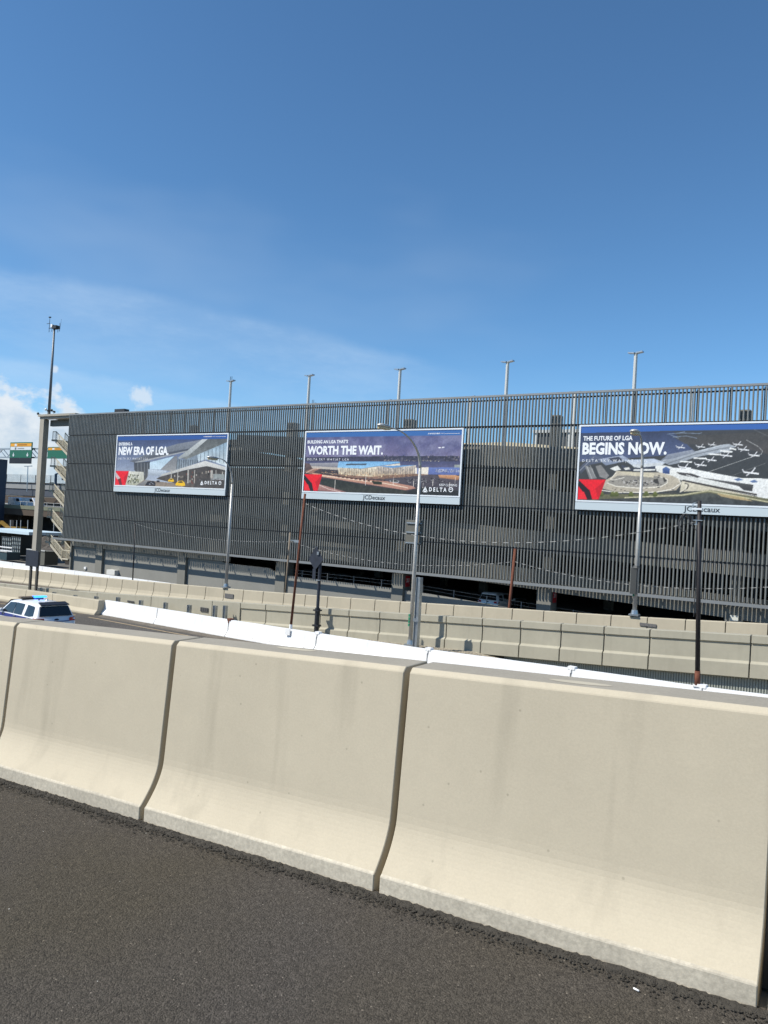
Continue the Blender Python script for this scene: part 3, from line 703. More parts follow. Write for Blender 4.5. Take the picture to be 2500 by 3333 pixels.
# cctv domes and fittings on the tower roof
th = thing('camera_mast', 'tall thin dark mast with antennas standing on the roof of the stair tower', 'mast', (-91.25, 60.4, 11.5))
P = Vector((-91.25, 60.4, 11.5)); T = at(168.5, 1070, 60.4)
mb = MB(P); mb.tube([P, Vector((P.x, P.y, T.z))], [.19, .12], 10); o = mb.build('pole', mat('dark_mast_grey', (.16, .17, .18), .5, metal=.3), th, True); o.location = (0, 0, 0)
z = T.z
mb = MB(P); mb.box((P.x-.1, P.y-.3, z-.1), (P.x+.75, P.y+.3, z+.30)); mb.box((P.x-.35, P.y-.2, z+.05), (P.x-.1, P.y+.2, z+.45)); o = mb.build('camera_housing', DARKM, th); o.location = (0, 0, 0)
mb = MB(P); mb.box((P.x-.40, P.y-.28, z+.1), (P.x-.05, P.y-.30, z+.5)); o = mb.build('white_cover', WHITE, th); o.location = (0, 0, 0)
mb = MB(P); mb.beam((P.x-1.2, P.y, z+.12), (P.x+1.2, P.y, z-.1), .06, .06)
for dx, a, b in ((-1.1, -.4, 1.2), (1.15, -.5, .6), (-.5, -.4, .1), (.8, -.6, 0)): mb.tube([(P.x+dx, P.y, z+a), (P.x+dx, P.y, z+b)], .035, 6)
mb.beam((P.x-1.7, P.y, z+.75), (P.x-1.0, P.y, z+.75), .05, .05); mb.tube([(P.x-1.1, P.y, z+1.15), (P.x-1.1, P.y, z+1.5)], .03, 6); mb.box((P.x-1.25, P.y-.1, z+1.5), (P.x-.95, P.y+.1, z+1.62))
mb.tube([(P.x+1.25, P.y, z-.2), (P.x+1.4, P.y, z+1.1)], .012, 4)
o = mb.build('antenna_arm', DARKM, th); o.location = (0, 0, 0)
lab = ['white dome camera close beside the foot of the tall mast', 'dark hooded camera right of the mast foot', 'small camera on the front left corner of the tower roof']
for i, (dx, h) in enumerate(((.05, .75), (1.3, .6), (-.1, .25))):
    Q = Vector((-91.2+dx+.3 if i < 2 else -92.5, 60.0, 11.5)); th = thing('security_camera', lab[i], 'camera', Q)
    mb = MB(Q); mb.tube([Q, Q+Vector((0, 0, h-.2))], .04, 6); mb.beam(Q+Vector((0, 0, h-.2)), Q+Vector((-.3, -.1, h-.1)), .05, .05); o = mb.build('bracket', PALEM if i < 2 else DARKM, th); o.location = (0, 0, 0)
    mb = MB(Q); mb.tube([Q+Vector((-.35, -.1, h+.05)), Q+Vector((-.35, -.1, h-.12)), Q+Vector((-.35, -.1, h-.26))], [.08, .16, .10], 10); o = mb.build('dome', WHITE if i == 0 else DARKM, th, True); o.location = (0, 0, 0)
    if i < 2:
        mb = MB(Q); mb.beam(Q+Vector((.05, -.1, h-.28)), Q+Vector((.45, -.2, h-.36)), .2, .22); o = mb.build('housing', DARKM, th); o.location = (0, 0, 0)

# ============================================================ billboards
def homog(src):
    dst = [(0, 0), (1, 0), (1, 1), (0, 1)]; A = []; b = []
    for (x, y), (u, v) in zip(src, dst):
        A.append([x, y, 1, 0, 0, 0, -u*x, -u*y]); b.append(u); A.append([0, 0, 0, x, y, 1, -v*x, -v*y]); b.append(v)
    h = np.linalg.solve(np.array(A), np.array(b)); Hm = np.append(h, 1).reshape(3, 3)
    def f(x, y):
        q = Hm @ np.array([x, y, 1.0]); return q[0]/q[2], q[1]/q[2]
    return f
GW, GH = 400, 132
class Paint:
    def __init__(s, H):
        s.H = H; s.W = GW*2; s.h = GH*2; s.a = np.zeros((s.h, s.W, 3)); s.yy, s.xx = np.mgrid[0:s.h, 0:s.W]
        s.u = (s.xx+.5)/s.W; s.v = (s.yy+.5)/s.h; s.r = np.random.RandomState(4)
    def noise(s, n, seed, ax=1.0):
        r = np.random.RandomState(seed); out = np.zeros((s.h, s.W)); amp = 1; tot = 0; k = n
        for _ in range(4):
            gx = int(k*ax)+2; gy = int(k)+2; g = r.rand(gy, gx); fx = s.u*(gx-1.001); fy = s.v*(gy-1.001)
            ix = fx.astype(int); iy = fy.astype(int); tx = fx-ix; ty = fy-iy; tx = tx*tx*(3-2*tx); ty = ty*ty*(3-2*ty)
            out += amp*((g[iy, ix]*(1-tx)+g[iy, ix+1]*tx)*(1-ty)+(g[iy+1, ix]*(1-tx)+g[iy+1, ix+1]*tx)*ty); tot += amp; amp *= .5; k *= 2
        return out/tot
    def mask(s, pts):
        p = [s.H(*q) for q in pts]; m = np.zeros((s.h, s.W), bool)
        for (x0, y0), (x1, y1) in zip(p, p[1:]+p[:1]):
            if y0 == y1: continue
            c = ((s.v < y0) != (s.v < y1)) & (s.u < (x1-x0)*(s.v-y0)/(y1-y0)+x0); m ^= c
        return m
    def poly(s, pts, c, c2=None, al=1.0, grad='v', tex=0.0, seed=1, n=20):
        m = s.mask(pts); c = np.array(c, float)
        if not m.any(): return
        if c2 is not None:
            w = s.v if grad == 'v' else s.u; lo, hi = w[m].min(), w[m].max(); t = ((w-lo)/max(hi-lo, 1e-6))[..., None]; col = c*(1-t)+np.array(c2, float)*t
        else: col = np.broadcast_to(c, s.a.shape)
        if tex: col = col*(1+tex*(s.noise(n, seed, 3)-.5)*2)[..., None]
        s.a[m] = s.a[m]*(1-al)+col[m]*al
    def line(s, a, b, w, c, al=1.0):
        dx, dy = b[0]-a[0], b[1]-a[1]; L = math.hypot(dx, dy) or 1; nx, ny = -dy/L*w/2, dx/L*w/2
        s.poly([(a[0]+nx, a[1]+ny), (b[0]+nx, b[1]+ny), (b[0]-nx, b[1]-ny), (a[0]-nx, a[1]-ny)], c, None, al)
    def pline(s, pts, w, c, al=1.0):
        for a, b in zip(pts[:-1], pts[1:]): s.line(a, b, w, c, al)
    def dots(s, region, n, sz, cols, seed=1):
        r = random.Random(seed); xs = [p[0] for p in region]; ys = [p[1] for p in region]
        def inside(x, y):
            k = False
            for (x0, y0), (x1, y1) in zip(region, region[1:]+region[:1]):
                if (y < y0) != (y < y1) and x < (x1-x0)*(y-y0)/(y1-y0)+x0: k = not k
            return k
        for _ in range(n):
            x = r.uniform(min(xs), max(xs)); y = r.uniform(min(ys), max(ys))
            if inside(x, y):
                w = r.uniform(.5, 1)*sz[0]; h = r.uniform(.5, 1)*sz[1]; s.poly([(x, y), (x+w, y), (x+w, y+h), (x, y+h)], r.choice(cols))
    def get(s):
        g1 = s.r.rand(s.h//2, s.W//2).repeat(2, 0).repeat(2, 1); g2 = s.noise(60, 31, 3)
        s.a = s.a*(1+(.09*(g1-.5)+.22*(g2-.5))[..., None]*np.clip((s.v-.09)*30, 0, 1)[..., None])
        return np.clip(s.a.reshape(GH, 2, GW, 2, 3).mean((1, 3)), 0, 255)
def widget(P, x0, x1, y0, y1, bend):
    w = x1-x0; h = y1-y0
    P.poly([(x0, y0), (x1, y0+2), (x1-w*.25, y1), (x0, y1)], (232, 22, 40))
    P.poly([(x1, y0+2), (x1-w*.25, y1), (x0+w*.62, y0+h*.48)], (195, 16, 34))
    P.poly([(x0, y0), (x0+w*.40, y0+h*.52), (x0+w*.18, y0+h*.62), (x0, y0+h*.30)], (200, 180, 180) if bend == 0 else (30, 20, 28))
    P.poly([(x0+w*.18, y0+h*.60), (x0+w*.42, y0+h*.50), (x0+w*.52, y1), (x0+w*.34, y1)], (120, 30, 40) if bend == 0 else (40, 22, 30))
    P.poly([(x0, y1), (x0, y0+h*.72), (x0+w*.22, y0+h*.62), (x0+w*.34, y1)], (236, 40, 52))

# --- left board
P = Paint(homog([(187, 270), (1482, 255), (1443, 915), (155, 882)])); Z = [(100, 200), (1600, 200), (1600, 1000), (100, 1000)]
P.poly(Z, (52, 66, 104), (188, 196, 206), tex=.10, n=4)
P.poly([(100, 200), (1600, 200), (1600, 312), (100, 326)], (42, 84, 152))
P.poly([(560, 600), (862, 520), (700, 685), (570, 682)], (170, 195, 210), (205, 222, 232), tex=.10, n=8)
P.poly([(330, 585), (640, 450), (900, 370), (1200, 318), (1250, 315), (1090, 430), (720, 510), (400, 595)], (128, 133, 142), (95, 100, 108), tex=.08)
P.poly([(330, 582), (700, 490), (1060, 425), (1010, 462), (560, 565), (392, 602)], (72, 77, 88), (100, 103, 110))
P.poly([(400, 592), (1010, 455), (1000, 470), (560, 575), (400, 610)], (160, 162, 164))
P.poly([(905, 540), (1185, 318), (1250, 315), (1020, 522), (918, 558)], (196, 200, 198), (150, 155, 155))
P.poly([(1020, 522), (1250, 315), (1478, 312), (1474, 350), (1140, 505), (1010, 562), (940, 545)], (88, 92, 92), (125, 128, 126), tex=.15, n=14)
P.poly([(1130, 505), (1474, 352), (1465, 645), (1235, 560), (1140, 590)], (140, 165, 182), (205, 214, 216), tex=.14, n=9)
for x in range(1170, 1470, 44): P.line((x, 505-(x-1140)*.45), (x-4, 600), 5, (70, 82, 92))
P.poly([(860, 560), (1000, 560), (1130, 505), (1140, 592), (880, 700), (830, 705), (790, 640)], (112, 124, 136), (150, 160, 166), tex=.2, n=12)
for x in range(870, 1140, 26): P.line((x, 565), (x-5, 690), 6, (52, 60, 68))
P.poly([(700, 685), (872, 520), (900, 520), (880, 700), (820, 705)], (118, 120, 124), (150, 150, 150))
P.poly([(385, 602), (575, 585), (572, 690), (545, 780), (505, 835), (440, 770), (388, 690)], (62, 66, 74), (98, 96, 92), tex=.2, n=10)
for x in (430, 470, 510, 545): P.line((x, 605), (x+4, 760), 6, (130, 134, 138))
P.poly([(555, 682), (770, 700), (768, 722), (700, 770), (555, 752)], (200, 210, 220), (150, 158, 168))
P.poly([(745, 735), (1220, 578), (1452, 652), (1452, 692), (1240, 642), (990, 690), (690, 772), (720, 745)], (214, 213, 208), (180, 178, 172))
P.poly([(690, 775), (990, 692), (1240, 642), (1452, 692), (1450, 930), (1000, 905), (860, 850), (650, 800)], (64, 60, 58), (92, 84, 78), tex=.3, n=18)
P.dots([(780, 770), (1240, 660), (1440, 700), (1440, 820), (900, 850)], 70, (14, 30), [(150, 140, 128), (40, 36, 34), (175, 168, 158), (118, 70, 60)], 3)
for x, w in ((830, 10), (905, 10), (1025, 16), (1100, 8), (1295, 26), (1345, 8)): P.line((x, 690), (x-4, 850), w, (176, 172, 164))
P.poly([(1310, 735), (1440, 740), (1440, 800), (1310, 800)], (160, 168, 166), al=.8)
P.poly([(290, 705), (500, 716), (505, 822), (420, 885), (285, 878)], (214, 212, 200), (170, 170, 150), tex=.15)
P.dots([(315, 740), (440, 745), (440, 860), (300, 850)], 60, (16, 16), [(90, 96, 62), (120, 120, 90), (60, 66, 60)], 8)
P.poly([(505, 815), (860, 850), (1000, 905), (1443, 915), (1443, 940), (380, 905)], (132, 118, 106), (150, 136, 120), tex=.1)
P.poly([(405, 885), (535, 812), (575, 815), (500, 890)], (150, 148, 146), (110, 110, 110))
P.poly([(515, 885), (548, 832), (620, 826), (642, 850), (642, 888)], (38, 38, 44)); P.dots([(540, 840), (625, 835), (630, 870), (530, 870)], 12, (12, 6), [(180, 180, 186)], 2)
P.poly([(655, 820), (690, 818), (692, 840), (655, 840)], (34, 34, 40))
for dx, dy, k in ((0, 0, 1), (-110, -38, .62)):
    q = lambda x, y: (935+(x-935)*k+dx, 852+(y-852)*k+dy)
    P.poly([q(875, 866), q(885, 848), q(912, 824), q(958, 820), q(984, 846), q(992, 880), q(960, 886), q(885, 878)], (240, 190, 34)); P.poly([q(905, 845), q(918, 829), q(955, 827), q(965, 848)], (60, 56, 40))
P.poly([(1130, 790), (1445, 790), (1445, 905), (1090, 895)], (62, 60, 60), al=.6)
widget(P, 155, 325, 704, 880, 0)
B1 = P.get()
# --- middle board
P = Paint(homog([(162, 122), (1535, 90), (1505, 690), (135, 655)])); Z = [(0, 0), (1700, 0), (1700, 400), (0, 400)]
P.poly([(0, 0), (1700, 0), (1700, 800), (0, 800)], (60, 55, 62))
P.poly(Z, (74, 78, 122), (128, 118, 146)); cl_ = P.noise(5, 9, 2.2); mk = (P.v < .42); f = np.clip((cl_-.45)*3.5, 0, 1)[..., None]*.5
P.a[mk] = (P.a*(1-f)+np.array([150, 152, 178])*f)[mk]; f = np.clip((P.noise(7, 21, 2)-.52)*4, 0, 1)[..., None]*.5; P.a[mk] = (P.a*(1-f)+np.array([66, 70, 112])*f)[mk]
P.poly([(0, 60), (1700, 60), (1700, 138), (0, 172)], (52, 104, 168))
P.poly([(100, 350), (840, 335), (1510, 330), (1510, 385), (100, 395)], (52, 55, 74), (68, 66, 86), tex=.3, n=30)
P.dots([(840, 318), (1500, 322), (1500, 380), (840, 380)], 90, (10, 18), [(60, 62, 80), (96, 94, 108), (46, 48, 64), (140, 130, 130)], 5)
P.poly([(100, 385), (1520, 378), (1520, 440), (100, 420)], (70, 74, 106), (92, 92, 122), tex=.08)
P.dots([(850, 366), (1340, 368), (1340, 378), (850, 378)], 60, (6, 4), [(225, 215, 190)], 6)
P.poly([(130, 395), (300, 430), (300, 520), (130, 520)], (96, 78, 76), (70, 58, 60), tex=.3)
P.poly([(190, 402), (452, 394), (442, 440), (360, 446), (205, 428)], (160, 160, 166), (120, 118, 124))
P.poly([(205, 428), (442, 440), (440, 462), (215, 448)], (190, 180, 168))
P.poly([(450, 385), (985, 382), (992, 394), (650, 448), (438, 440)], (118, 172, 214), (150, 196, 226))
P.poly([(520, 405), (700, 402), (690, 416), (510, 419)], (70, 82, 96))
P.poly([(440, 440), (650, 450), (990, 398), (990, 432), (790, 500), (740, 525), (450, 505)], (232, 224, 206), (196, 178, 150), tex=.2, n=26)
for x in range(465, 790, 16): P.line((x, 446), (x, 505), 4, (120, 104, 88))
P.poly([(790, 430), (1130, 415), (1122, 490), (880, 505), (740, 525)], (206, 196, 184), (180, 156, 126), tex=.25, n=28)
for x in range(800, 1120, 15): P.line((x, 432), (x, 495), 4, (86, 84, 96))
P.poly([(800, 424), (1145, 412), (920, 441)], (108, 152, 196))
P.poly([(1120, 436), (1242, 432), (1238, 497), (1122, 490)], (232, 222, 206)); P.poly([(1140, 436), (1170, 436), (1170, 492), (1140, 490)], (110, 124, 170))
P.poly([(1240, 434), (1512, 432), (1508, 502), (1236, 496)], (104, 124, 182), (92, 106, 158)); P.dots([(1300, 448), (1510, 450), (1510, 474), (1300, 472)], 200, (6, 7), [(220, 220, 224), (80, 84, 110), (170, 172, 186)], 7)
P.poly([(1465, 408), (1515, 408), (1515, 432), (1465, 432)], (150, 156, 150))
P.poly([(290, 480), (450, 500), (740, 522), (880, 505), (1120, 492), (1250, 498), (1330, 540), (870, 545), (560, 530)], (150, 118, 96), (120, 92, 80), tex=.3, n=24)
P.dots([(300, 470), (1120, 490), (1120, 530), (300, 520)], 160, (9, 6), [(250, 236, 190), (70, 50, 48), (220, 170, 120)], 11)
P.poly([(850, 540), (1250, 498), (1505, 520), (1505, 655), (1100, 610), (900, 585)], (84, 78, 86), (64, 60, 68), tex=.15)
P.dots([(1020, 530), (1310, 520), (1400, 570), (1060, 585)], 170, (13, 6), [(26, 26, 32), (40, 40, 48), (150, 148, 150)], 12)
P.poly([(1325, 500), (1470, 500), (1512, 512), (1500, 545), (1335, 526)], (214, 160, 112), (150, 104, 78))
P.poly([(900, 552), (950, 546), (985, 556), (975, 574), (905, 572)], (186, 186, 190)); P.poly([(905, 553), (950, 548), (980, 558), (970, 566), (912, 564)], (44, 48, 44))
P.poly([(150, 478), (300, 500), (560, 532), (850, 556), (1100, 602), (1130, 622), (1040, 640), (700, 588), (300, 525)], (200, 152, 126), (176, 128, 112))
P.pline([(300, 512), (560, 545), (850, 578), (1060, 618)], 6, (246, 226, 200)); P.pline([(290, 500), (560, 534), (860, 560)], 4, (90, 60, 54))
for i in range(9): P.poly([(440+i*38, 515+i*5), (460+i*38, 517+i*5), (460+i*38, 530+i*5), (440+i*38, 528+i*5)], (92, 62, 50))
P.poly([(286, 545), (420, 548), (700, 600), (1040, 642), (1100, 672), (940, 682), (500, 660), (300, 600)], (40, 46, 42), (54, 56, 50), tex=.35, n=30)
P.poly([(265, 588), (330, 605), (520, 660), (430, 665), (290, 650), (240, 650)], (186, 142, 130), (140, 100, 96)); P.pline([(275, 596), (360, 635), (470, 660)], 4, (240, 220, 206))
P.poly([(150, 478), (215, 450), (290, 446), (200, 500)], (150, 112, 96)); P.pline([(160, 490), (225, 455), (290, 448)], 5, (220, 190, 170))
P.poly([(740, 560), (830, 565), (835, 592), (760, 588)], (38, 46, 34))
P.poly([(1060, 650), (1180, 612), (1300, 620), (1505, 640), (1505, 700), (1060, 690)], (44, 48, 48), (36, 38, 40), tex=.2)
for x, y0, y1 in ((420, 548, 640), (690, 520, 598), (935, 520, 590), (1112, 535, 610), (1280, 540, 600), (1195, 572, 620), (1475, 520, 580), (1425, 565, 630)): P.line((x, y0), (x-4, y1), 3, (230, 222, 212))
P.poly([(1322, 252), (1350, 250), (1378, 248), (1378, 256), (1330, 262)], (240, 240, 244)); P.poly([(1345, 244), (1356, 252), (1348, 264)], (70, 60, 80))
widget(P, 143, 305, 502, 650, 1)
B2 = P.get()
# --- right board (its right end lies outside the picture)
def zc(X, z, Y=58.8):
    p = np.array([X, Y, z]); zz = p @ _F; x = CX+FPX*(p @ _r)/zz; y = CY-FPX*(p @ _u)/zz
    return ((x-1840)*1659/660, (y-1340)*1659/660)
P = Paint(homog([(128, 112), zc(-2.4, 8.42), zc(-2.4, 2.62), (100, 740)]))
P.poly([(0, 0), (2400, 0), (2400, 1100), (0, 1100)], (66, 68, 72), (58, 62, 62), tex=.06)
P.poly([(0, 160), (900, 160), (1100, 340), (0, 420)], (50, 62, 92), (84, 96, 130), tex=.15, n=5, al=.9)
P.poly([(900, 200), (2300, 130), (2300, 520), (1500, 300), (1000, 260)], (70, 70, 70), (84, 80, 78), tex=.08)
P.poly([(0, 0), (2400, 0), (2400, 120), (1659, 140), (800, 154), (0, 172)], (54, 100, 172))
for q in ([(850, 180), (960, 170), (1120, 175), (1140, 168)], [(900, 205), (1010, 195), (1100, 215)], [(880, 185), (950, 215)], [(950, 170), (1000, 160)]): P.pline(q, 6, (140, 156, 178), .7)
P.pline([(1500, 228), (1600, 285), (1632, 320), (1625, 345), (1560, 365), (1180, 500)], 3, (214, 214, 210)); P.pline([(1659, 420), (1390, 525)], 3, (120, 120, 118)); P.pline([(1560, 140), (1659, 190), (2200, 300)], 3, (110, 112, 114))
P.poly([(110, 470), (230, 360), (320, 370), (300, 420), (200, 440), (130, 520)], (90, 100, 124), (70, 74, 84)); P.pline([(120, 490), (240, 372)], 4, (180, 186, 196))
P.poly([(160, 440), (230, 470), (255, 555), (205, 560)], (128, 128, 128)); P.pline([(180, 450), (225, 560)], 3, (220, 220, 216)); P.pline([(205, 440), (262, 555)], 3, (210, 210, 206))
P.poly([(255, 450), (300, 440), (370, 530), (345, 560), (290, 540)], (134, 132, 130))
P.poly([(285, 395), (480, 362), (540, 400), (340, 445)], (168, 178, 196), (120, 130, 150)); P.poly([(360, 385), (450, 370), (490, 400), (400, 412)], (62, 66, 80)); P.pline([(270, 395), (480, 360), (560, 405)], 3, (190, 196, 206))
P.poly([(500, 400), (740, 385), (850, 420), (760, 448), (560, 440)], (182, 192, 208), (206, 212, 218)); P.poly([(560, 440), (800, 420), (830, 430), (758, 470), (580, 460)], (206, 210, 212))
P.poly([(470, 440), (520, 455), (560, 470), (755, 448), (757, 492), (575, 492), (490, 480)], (70, 78, 96), (50, 54, 66)); P.poly([(575, 476), (756, 472), (756, 486), (575, 490)], (226, 226, 220))
P.poly([(800, 400), (1290, 270), (1360, 262), (1420, 285), (1360, 320), (1080, 375), (960, 420), (870, 440)], (178, 184, 190), (150, 156, 164), tex=.08); P.pline([(860, 425), (1080, 350), (1290, 302), (1410, 290)], 8, (120, 124, 130)); P.pline([(820, 400), (1290, 276)], 4, (214, 220, 224))
P.poly([(860, 350), (1060, 310), (1090, 330), (900, 385), (800, 400)], (150, 156, 168), (120, 126, 138))
P.poly([(375, 470), (440, 445), (470, 480), (420, 490)], (230, 230, 224)); P.poly([(490, 465), (535, 458), (548, 478), (505, 482)], (222, 220, 212))
P.poly([(430, 490), (560, 500), (790, 500), (880, 520), (960, 560), (970, 600), (930, 650), (760, 668), (420, 665), (310, 640), (335, 570), (400, 535)], (196, 186, 166), (176, 166, 148), tex=.05)
P.poly([(440, 530), (700, 525), (830, 540), (860, 575), (820, 615), (600, 632), (420, 618), (345, 590)], (140, 136, 128), (156, 150, 140)); P.pline([(350, 590), (430, 620), (620, 634), (800, 622), (855, 590), (858, 560), (800, 540)], 7, (236, 230, 214)); P.pline([(310, 655), (440, 672), (760, 668), (900, 640), (968, 590), (940, 540), (880, 515)], 7, (240, 234, 220))
P.pline([(300, 672), (420, 688), (780, 684), (930, 668)], 4, (90, 84, 74)); P.pline([(430, 505), (380, 560), (420, 565), (500, 545)], 5, (236, 230, 216))
P.dots([(430, 570), (740, 560), (760, 600), (520, 615)], 110, (16, 7), [(38, 38, 40), (52, 50, 52), (200, 196, 190)], 21); P.poly([(740, 560), (830, 545), (855, 570), (800, 605), (750, 590)], (62, 60, 56)); P.poly([(775, 545), (820, 548), (832, 590), (790, 605)], (150, 146, 138))
P.dots([(360, 540), (940, 520), (950, 640), (380, 660)], 26, (20, 6), [(44, 44, 46)], 22)
P.poly([(430, 490), (600, 500), (750, 510), (740, 545), (560, 530)], (206, 196, 170))
P.poly([(758, 450), (830, 440), (890, 455), (930, 480), (1500, 600), (1590, 640), (1560, 690), (1000, 580), (900, 530), (790, 500), (765, 490)], (232, 232, 226), (214, 214, 208)); P.poly([(815, 470), (845, 452), (878, 472), (875, 515), (818, 508)], (86, 112, 160), (52, 70, 116))
P.poly([(880, 460), (1060, 470), (1240, 505), (1460, 545), (1700, 550), (2300, 640), (2300, 800), (1640, 720), (1480, 650), (1240, 560), (930, 490)], (240, 240, 236), (224, 224, 220))
P.poly([(930, 497), (1060, 510), (1130, 535), (1100, 548), (960, 520)], (72, 70, 70)); P.poly([(1110, 540), (1560, 600), (1550, 655), (1480, 645), (1440, 612)], (96, 96, 96), (60, 60, 60)); P.pline([(1010, 520), (1100, 548), (1200, 570)], 6, (240, 240, 236))
P.poly([(1400, 555), (1440, 545), (1480, 560), (1430, 570)], (96, 120, 160)); P.poly([(1530, 570), (1570, 558), (1600, 578), (1550, 584)], (100, 122, 160))
P.poly([(975, 565), (1120, 600), (1590, 700), (1700, 720), (1700, 780), (1200, 650), (1010, 660), (960, 665)], (214, 206, 184), (190, 180, 156)); P.poly([(975, 572), (1300, 640), (1590, 690), (1590, 676), (1300, 622), (985, 560)], (70, 66, 62)); P.pline([(1000, 590), (1030, 600), (1025, 630), (975, 665)], 8, (60, 56, 54)); P.pline([(1016, 590), (1010, 640), (960, 668)], 4, (236, 230, 216))
P.poly([(260, 690), (980, 680), (1200, 645), (1659, 712), (2300, 800), (2300, 1000), (100, 800), (230, 730)], (120, 118, 88), (92, 92, 70)); P.pline([(500, 715), (980, 690), (1190, 652), (1659, 738), (2000, 780)], 10, (190, 184, 150))
P.poly([(280, 730), (980, 700), (1190, 668), (1659, 745), (2300, 830), (2300, 1000), (100, 800)], (74, 76, 70), (62, 66, 68), tex=.35, n=26); P.poly([(1260, 672), (1480, 705), (1560, 738), (1420, 722), (1300, 700)], (206, 180, 130), al=.75)
for x, y in ((305, 690), (400, 690), (430, 690), (555, 690), (680, 685), (755, 688)): P.poly([(x-24, y+8), (x-12, y-22), (x+8, y-26), (x+24, y-4), (x+16, y+14), (x-10, y+18)], (112, 118, 62), (70, 78, 40))
def plane(x, y, s_):
    P.line((x-38*s_, y-3*s_), (x+40*s_, y+6*s_), 8*s_, (240, 240, 240)); P.line((x+2*s_, y), (x+22*s_, y-26*s_), 6*s_, (226, 226, 228)); P.line((x-2*s_, y), (x-24*s_, y+16*s_), 6*s_, (210, 210, 212)); P.line((x-36*s_, y-4*s_), (x-44*s_, y-18*s_), 5*s_, (220, 220, 224))
for x, y, s_ in ((965, 290, .9), (1130, 285, .9), (1225, 268, .8), (1435, 266, 1), (1480, 308, 1.1), (1335, 328, .7), (1340, 358, 1.2), (1215, 395, 1.1), (1130, 436, 1.2), (1000, 458, 1.3), (1565, 355, 1.1), (1540, 500, 1.6), (1820, 420, 1.5)): plane(x, y, s_)
for a, b in (((1290, 318), (1390, 328)), ((1190, 346), (1300, 352)), ((1070, 380), (1180, 385)), ((960, 408), (1060, 414)), ((1365, 296), (1420, 310))): P.line(a, b, 12, (236, 236, 232))
widget(P, 105, 342, 562, 732, 1)
B3 = P.get()

def billboard(xa, xb, zt, zb, art, lab, texts, H, logo):
    Y = 58.72; w = xb-xa; th = thing('billboard', lab, 'billboard', ((xa+xb)/2, Y, zb), 'billboards on the slatted garage front')
    L = Vector(th.location)
    pt, pb = zt-.13, zb+.74
    mb = MB(); mb.box((xa, Y, zb), (xb, Y+.18, zt)); o = mb.build('back_box', mat('board_body_grey', (.3, .32, .33), .5), th); o.location = -L
    mb = MB()
    for a, b in (((xa, Y-.05, zt-.13), (xb, Y-.001, zt)), ((xa, Y-.05, zb+.62), (xb, Y-.001, zb+.74)), ((xa, Y-.05, zb+.74), (xa+.14, Y-.001, zt-.13)), ((xb-.14, Y-.05, zb+.74), (xb, Y-.001, zt-.13))): mb.box(a, b)
    o = mb.build('frame', FRAMEW, th); o.location = -L
    mb = MB(); mb.box((xa, Y-.07, zb), (xb, Y-.001, zb+.58)); o = mb.build('name_strip', STRIPM, th); o.location = -L
    x0, x1 = xa+.14, xb-.14
    me = bpy.data.meshes.new('print'); xs = np.linspace(x0, x1, GW); zs = np.linspace(pt, pb, GH)
    co = np.empty((GH, GW, 3)); co[..., 0] = xs[None]; co[..., 1] = Y-.012; co[..., 2] = zs[:, None]; co -= np.array(L)
    idx = np.arange(GH*GW).reshape(GH, GW); q = np.stack([idx[1:, :-1], idx[1:, 1:], idx[:-1, 1:], idx[:-1, :-1]], -1).reshape(-1, 4)
    me.vertices.add(GH*GW); me.vertices.foreach_set('co', co.reshape(-1).astype(np.float32)); me.loops.add(q.size); me.polygons.add(len(q))
    me.loops.foreach_set('vertex_index', q.reshape(-1)); me.polygons.foreach_set('loop_start', np.arange(0, q.size, 4)); me.update(calc_edges=True)
    ca = me.color_attributes.new('Col', 'FLOAT_COLOR', 'POINT'); c4 = np.ones((GH*GW, 4), np.float32); c4[:, :3] = lin(art.reshape(-1, 3))*.92; ca.data.foreach_set('color', c4.reshape(-1))
    me.materials.append(PRINT); link(bpy.data.objects.new('print', me), th)
    def wpos(x, y): u, v = H(x, y); return Vector((xa+.0+(xb-xa)*u, Y-.02, zt+(2.62-8.42 if False else (pb-zt))*v))-L
    for t, ax, ay, bx, by, bold in texts:       # ax,ay lower left, bx,by upper right
        a = wpos(ax, ay); b = wpos(bx, by)
        lettering(t, (a.x, -.02, a.z), (1, 0, 0), (0, 0, 1), b.x-a.x, b.z-a.z, WINK, th, 'lettering', bold)
    for kind, x, y, r in logo:
        c = wpos(x, y); rr = r
        if kind == 'tri':
            mb = MB(); s_ = rr
            mb.add([(c.x-s_, -.02, c.z-s_*.8), (c.x, -.02, c.z+s_), (c.x-.02*s_, -.02, c.z-s_*.15)], [(0, 1, 2)]); mb.add([(c.x+.06*s_, -.02, c.z+s_*.95), (c.x+s_, -.02, c.z-s_*.8), (c.x+.10*s_, -.02, c.z-s_*.15)], [(0, 1, 2)])
            mb.add([(c.x-s_*.85, -.02, c.z-s_*.9), (c.x, -.02, c.z-s_*.30), (c.x+s_*.85, -.02, c.z-s_*.9)], [(0, 1, 2)]); mb.build('emblem', WINK, th)
        else:
            mb = MB(); n = 16
            for k in range(n):
                a0, a1 = 2*math.pi*k/n, 2*math.pi*(k+1)/n
                mb.add([(c.x+rr*math.cos(a0), -.02, c.z+rr*math.sin(a0)), (c.x+rr*math.cos(a1), -.02, c.z+rr*math.sin(a1)), (c.x+rr*.72*math.cos(a1), -.02, c.z+rr*.72*math.sin(a1)), (c.x+rr*.72*math.cos(a0), -.02, c.z+rr*.72*math.sin(a0))], [(0, 1, 2, 3)])
            mb.add([(c.x-rr*.6, -.02, c.z-.1*rr), (c.x+rr*.6, -.02, c.z+.2*rr), (c.x+rr*.6, -.02, c.z+.4*rr), (c.x-rr*.6, -.02, c.z+.1*rr)], [(0, 1, 2, 3)]); mb.build('globe_emblem', WINK, th)
    return th, L, Y
PRINT = printed('printed_vinyl')
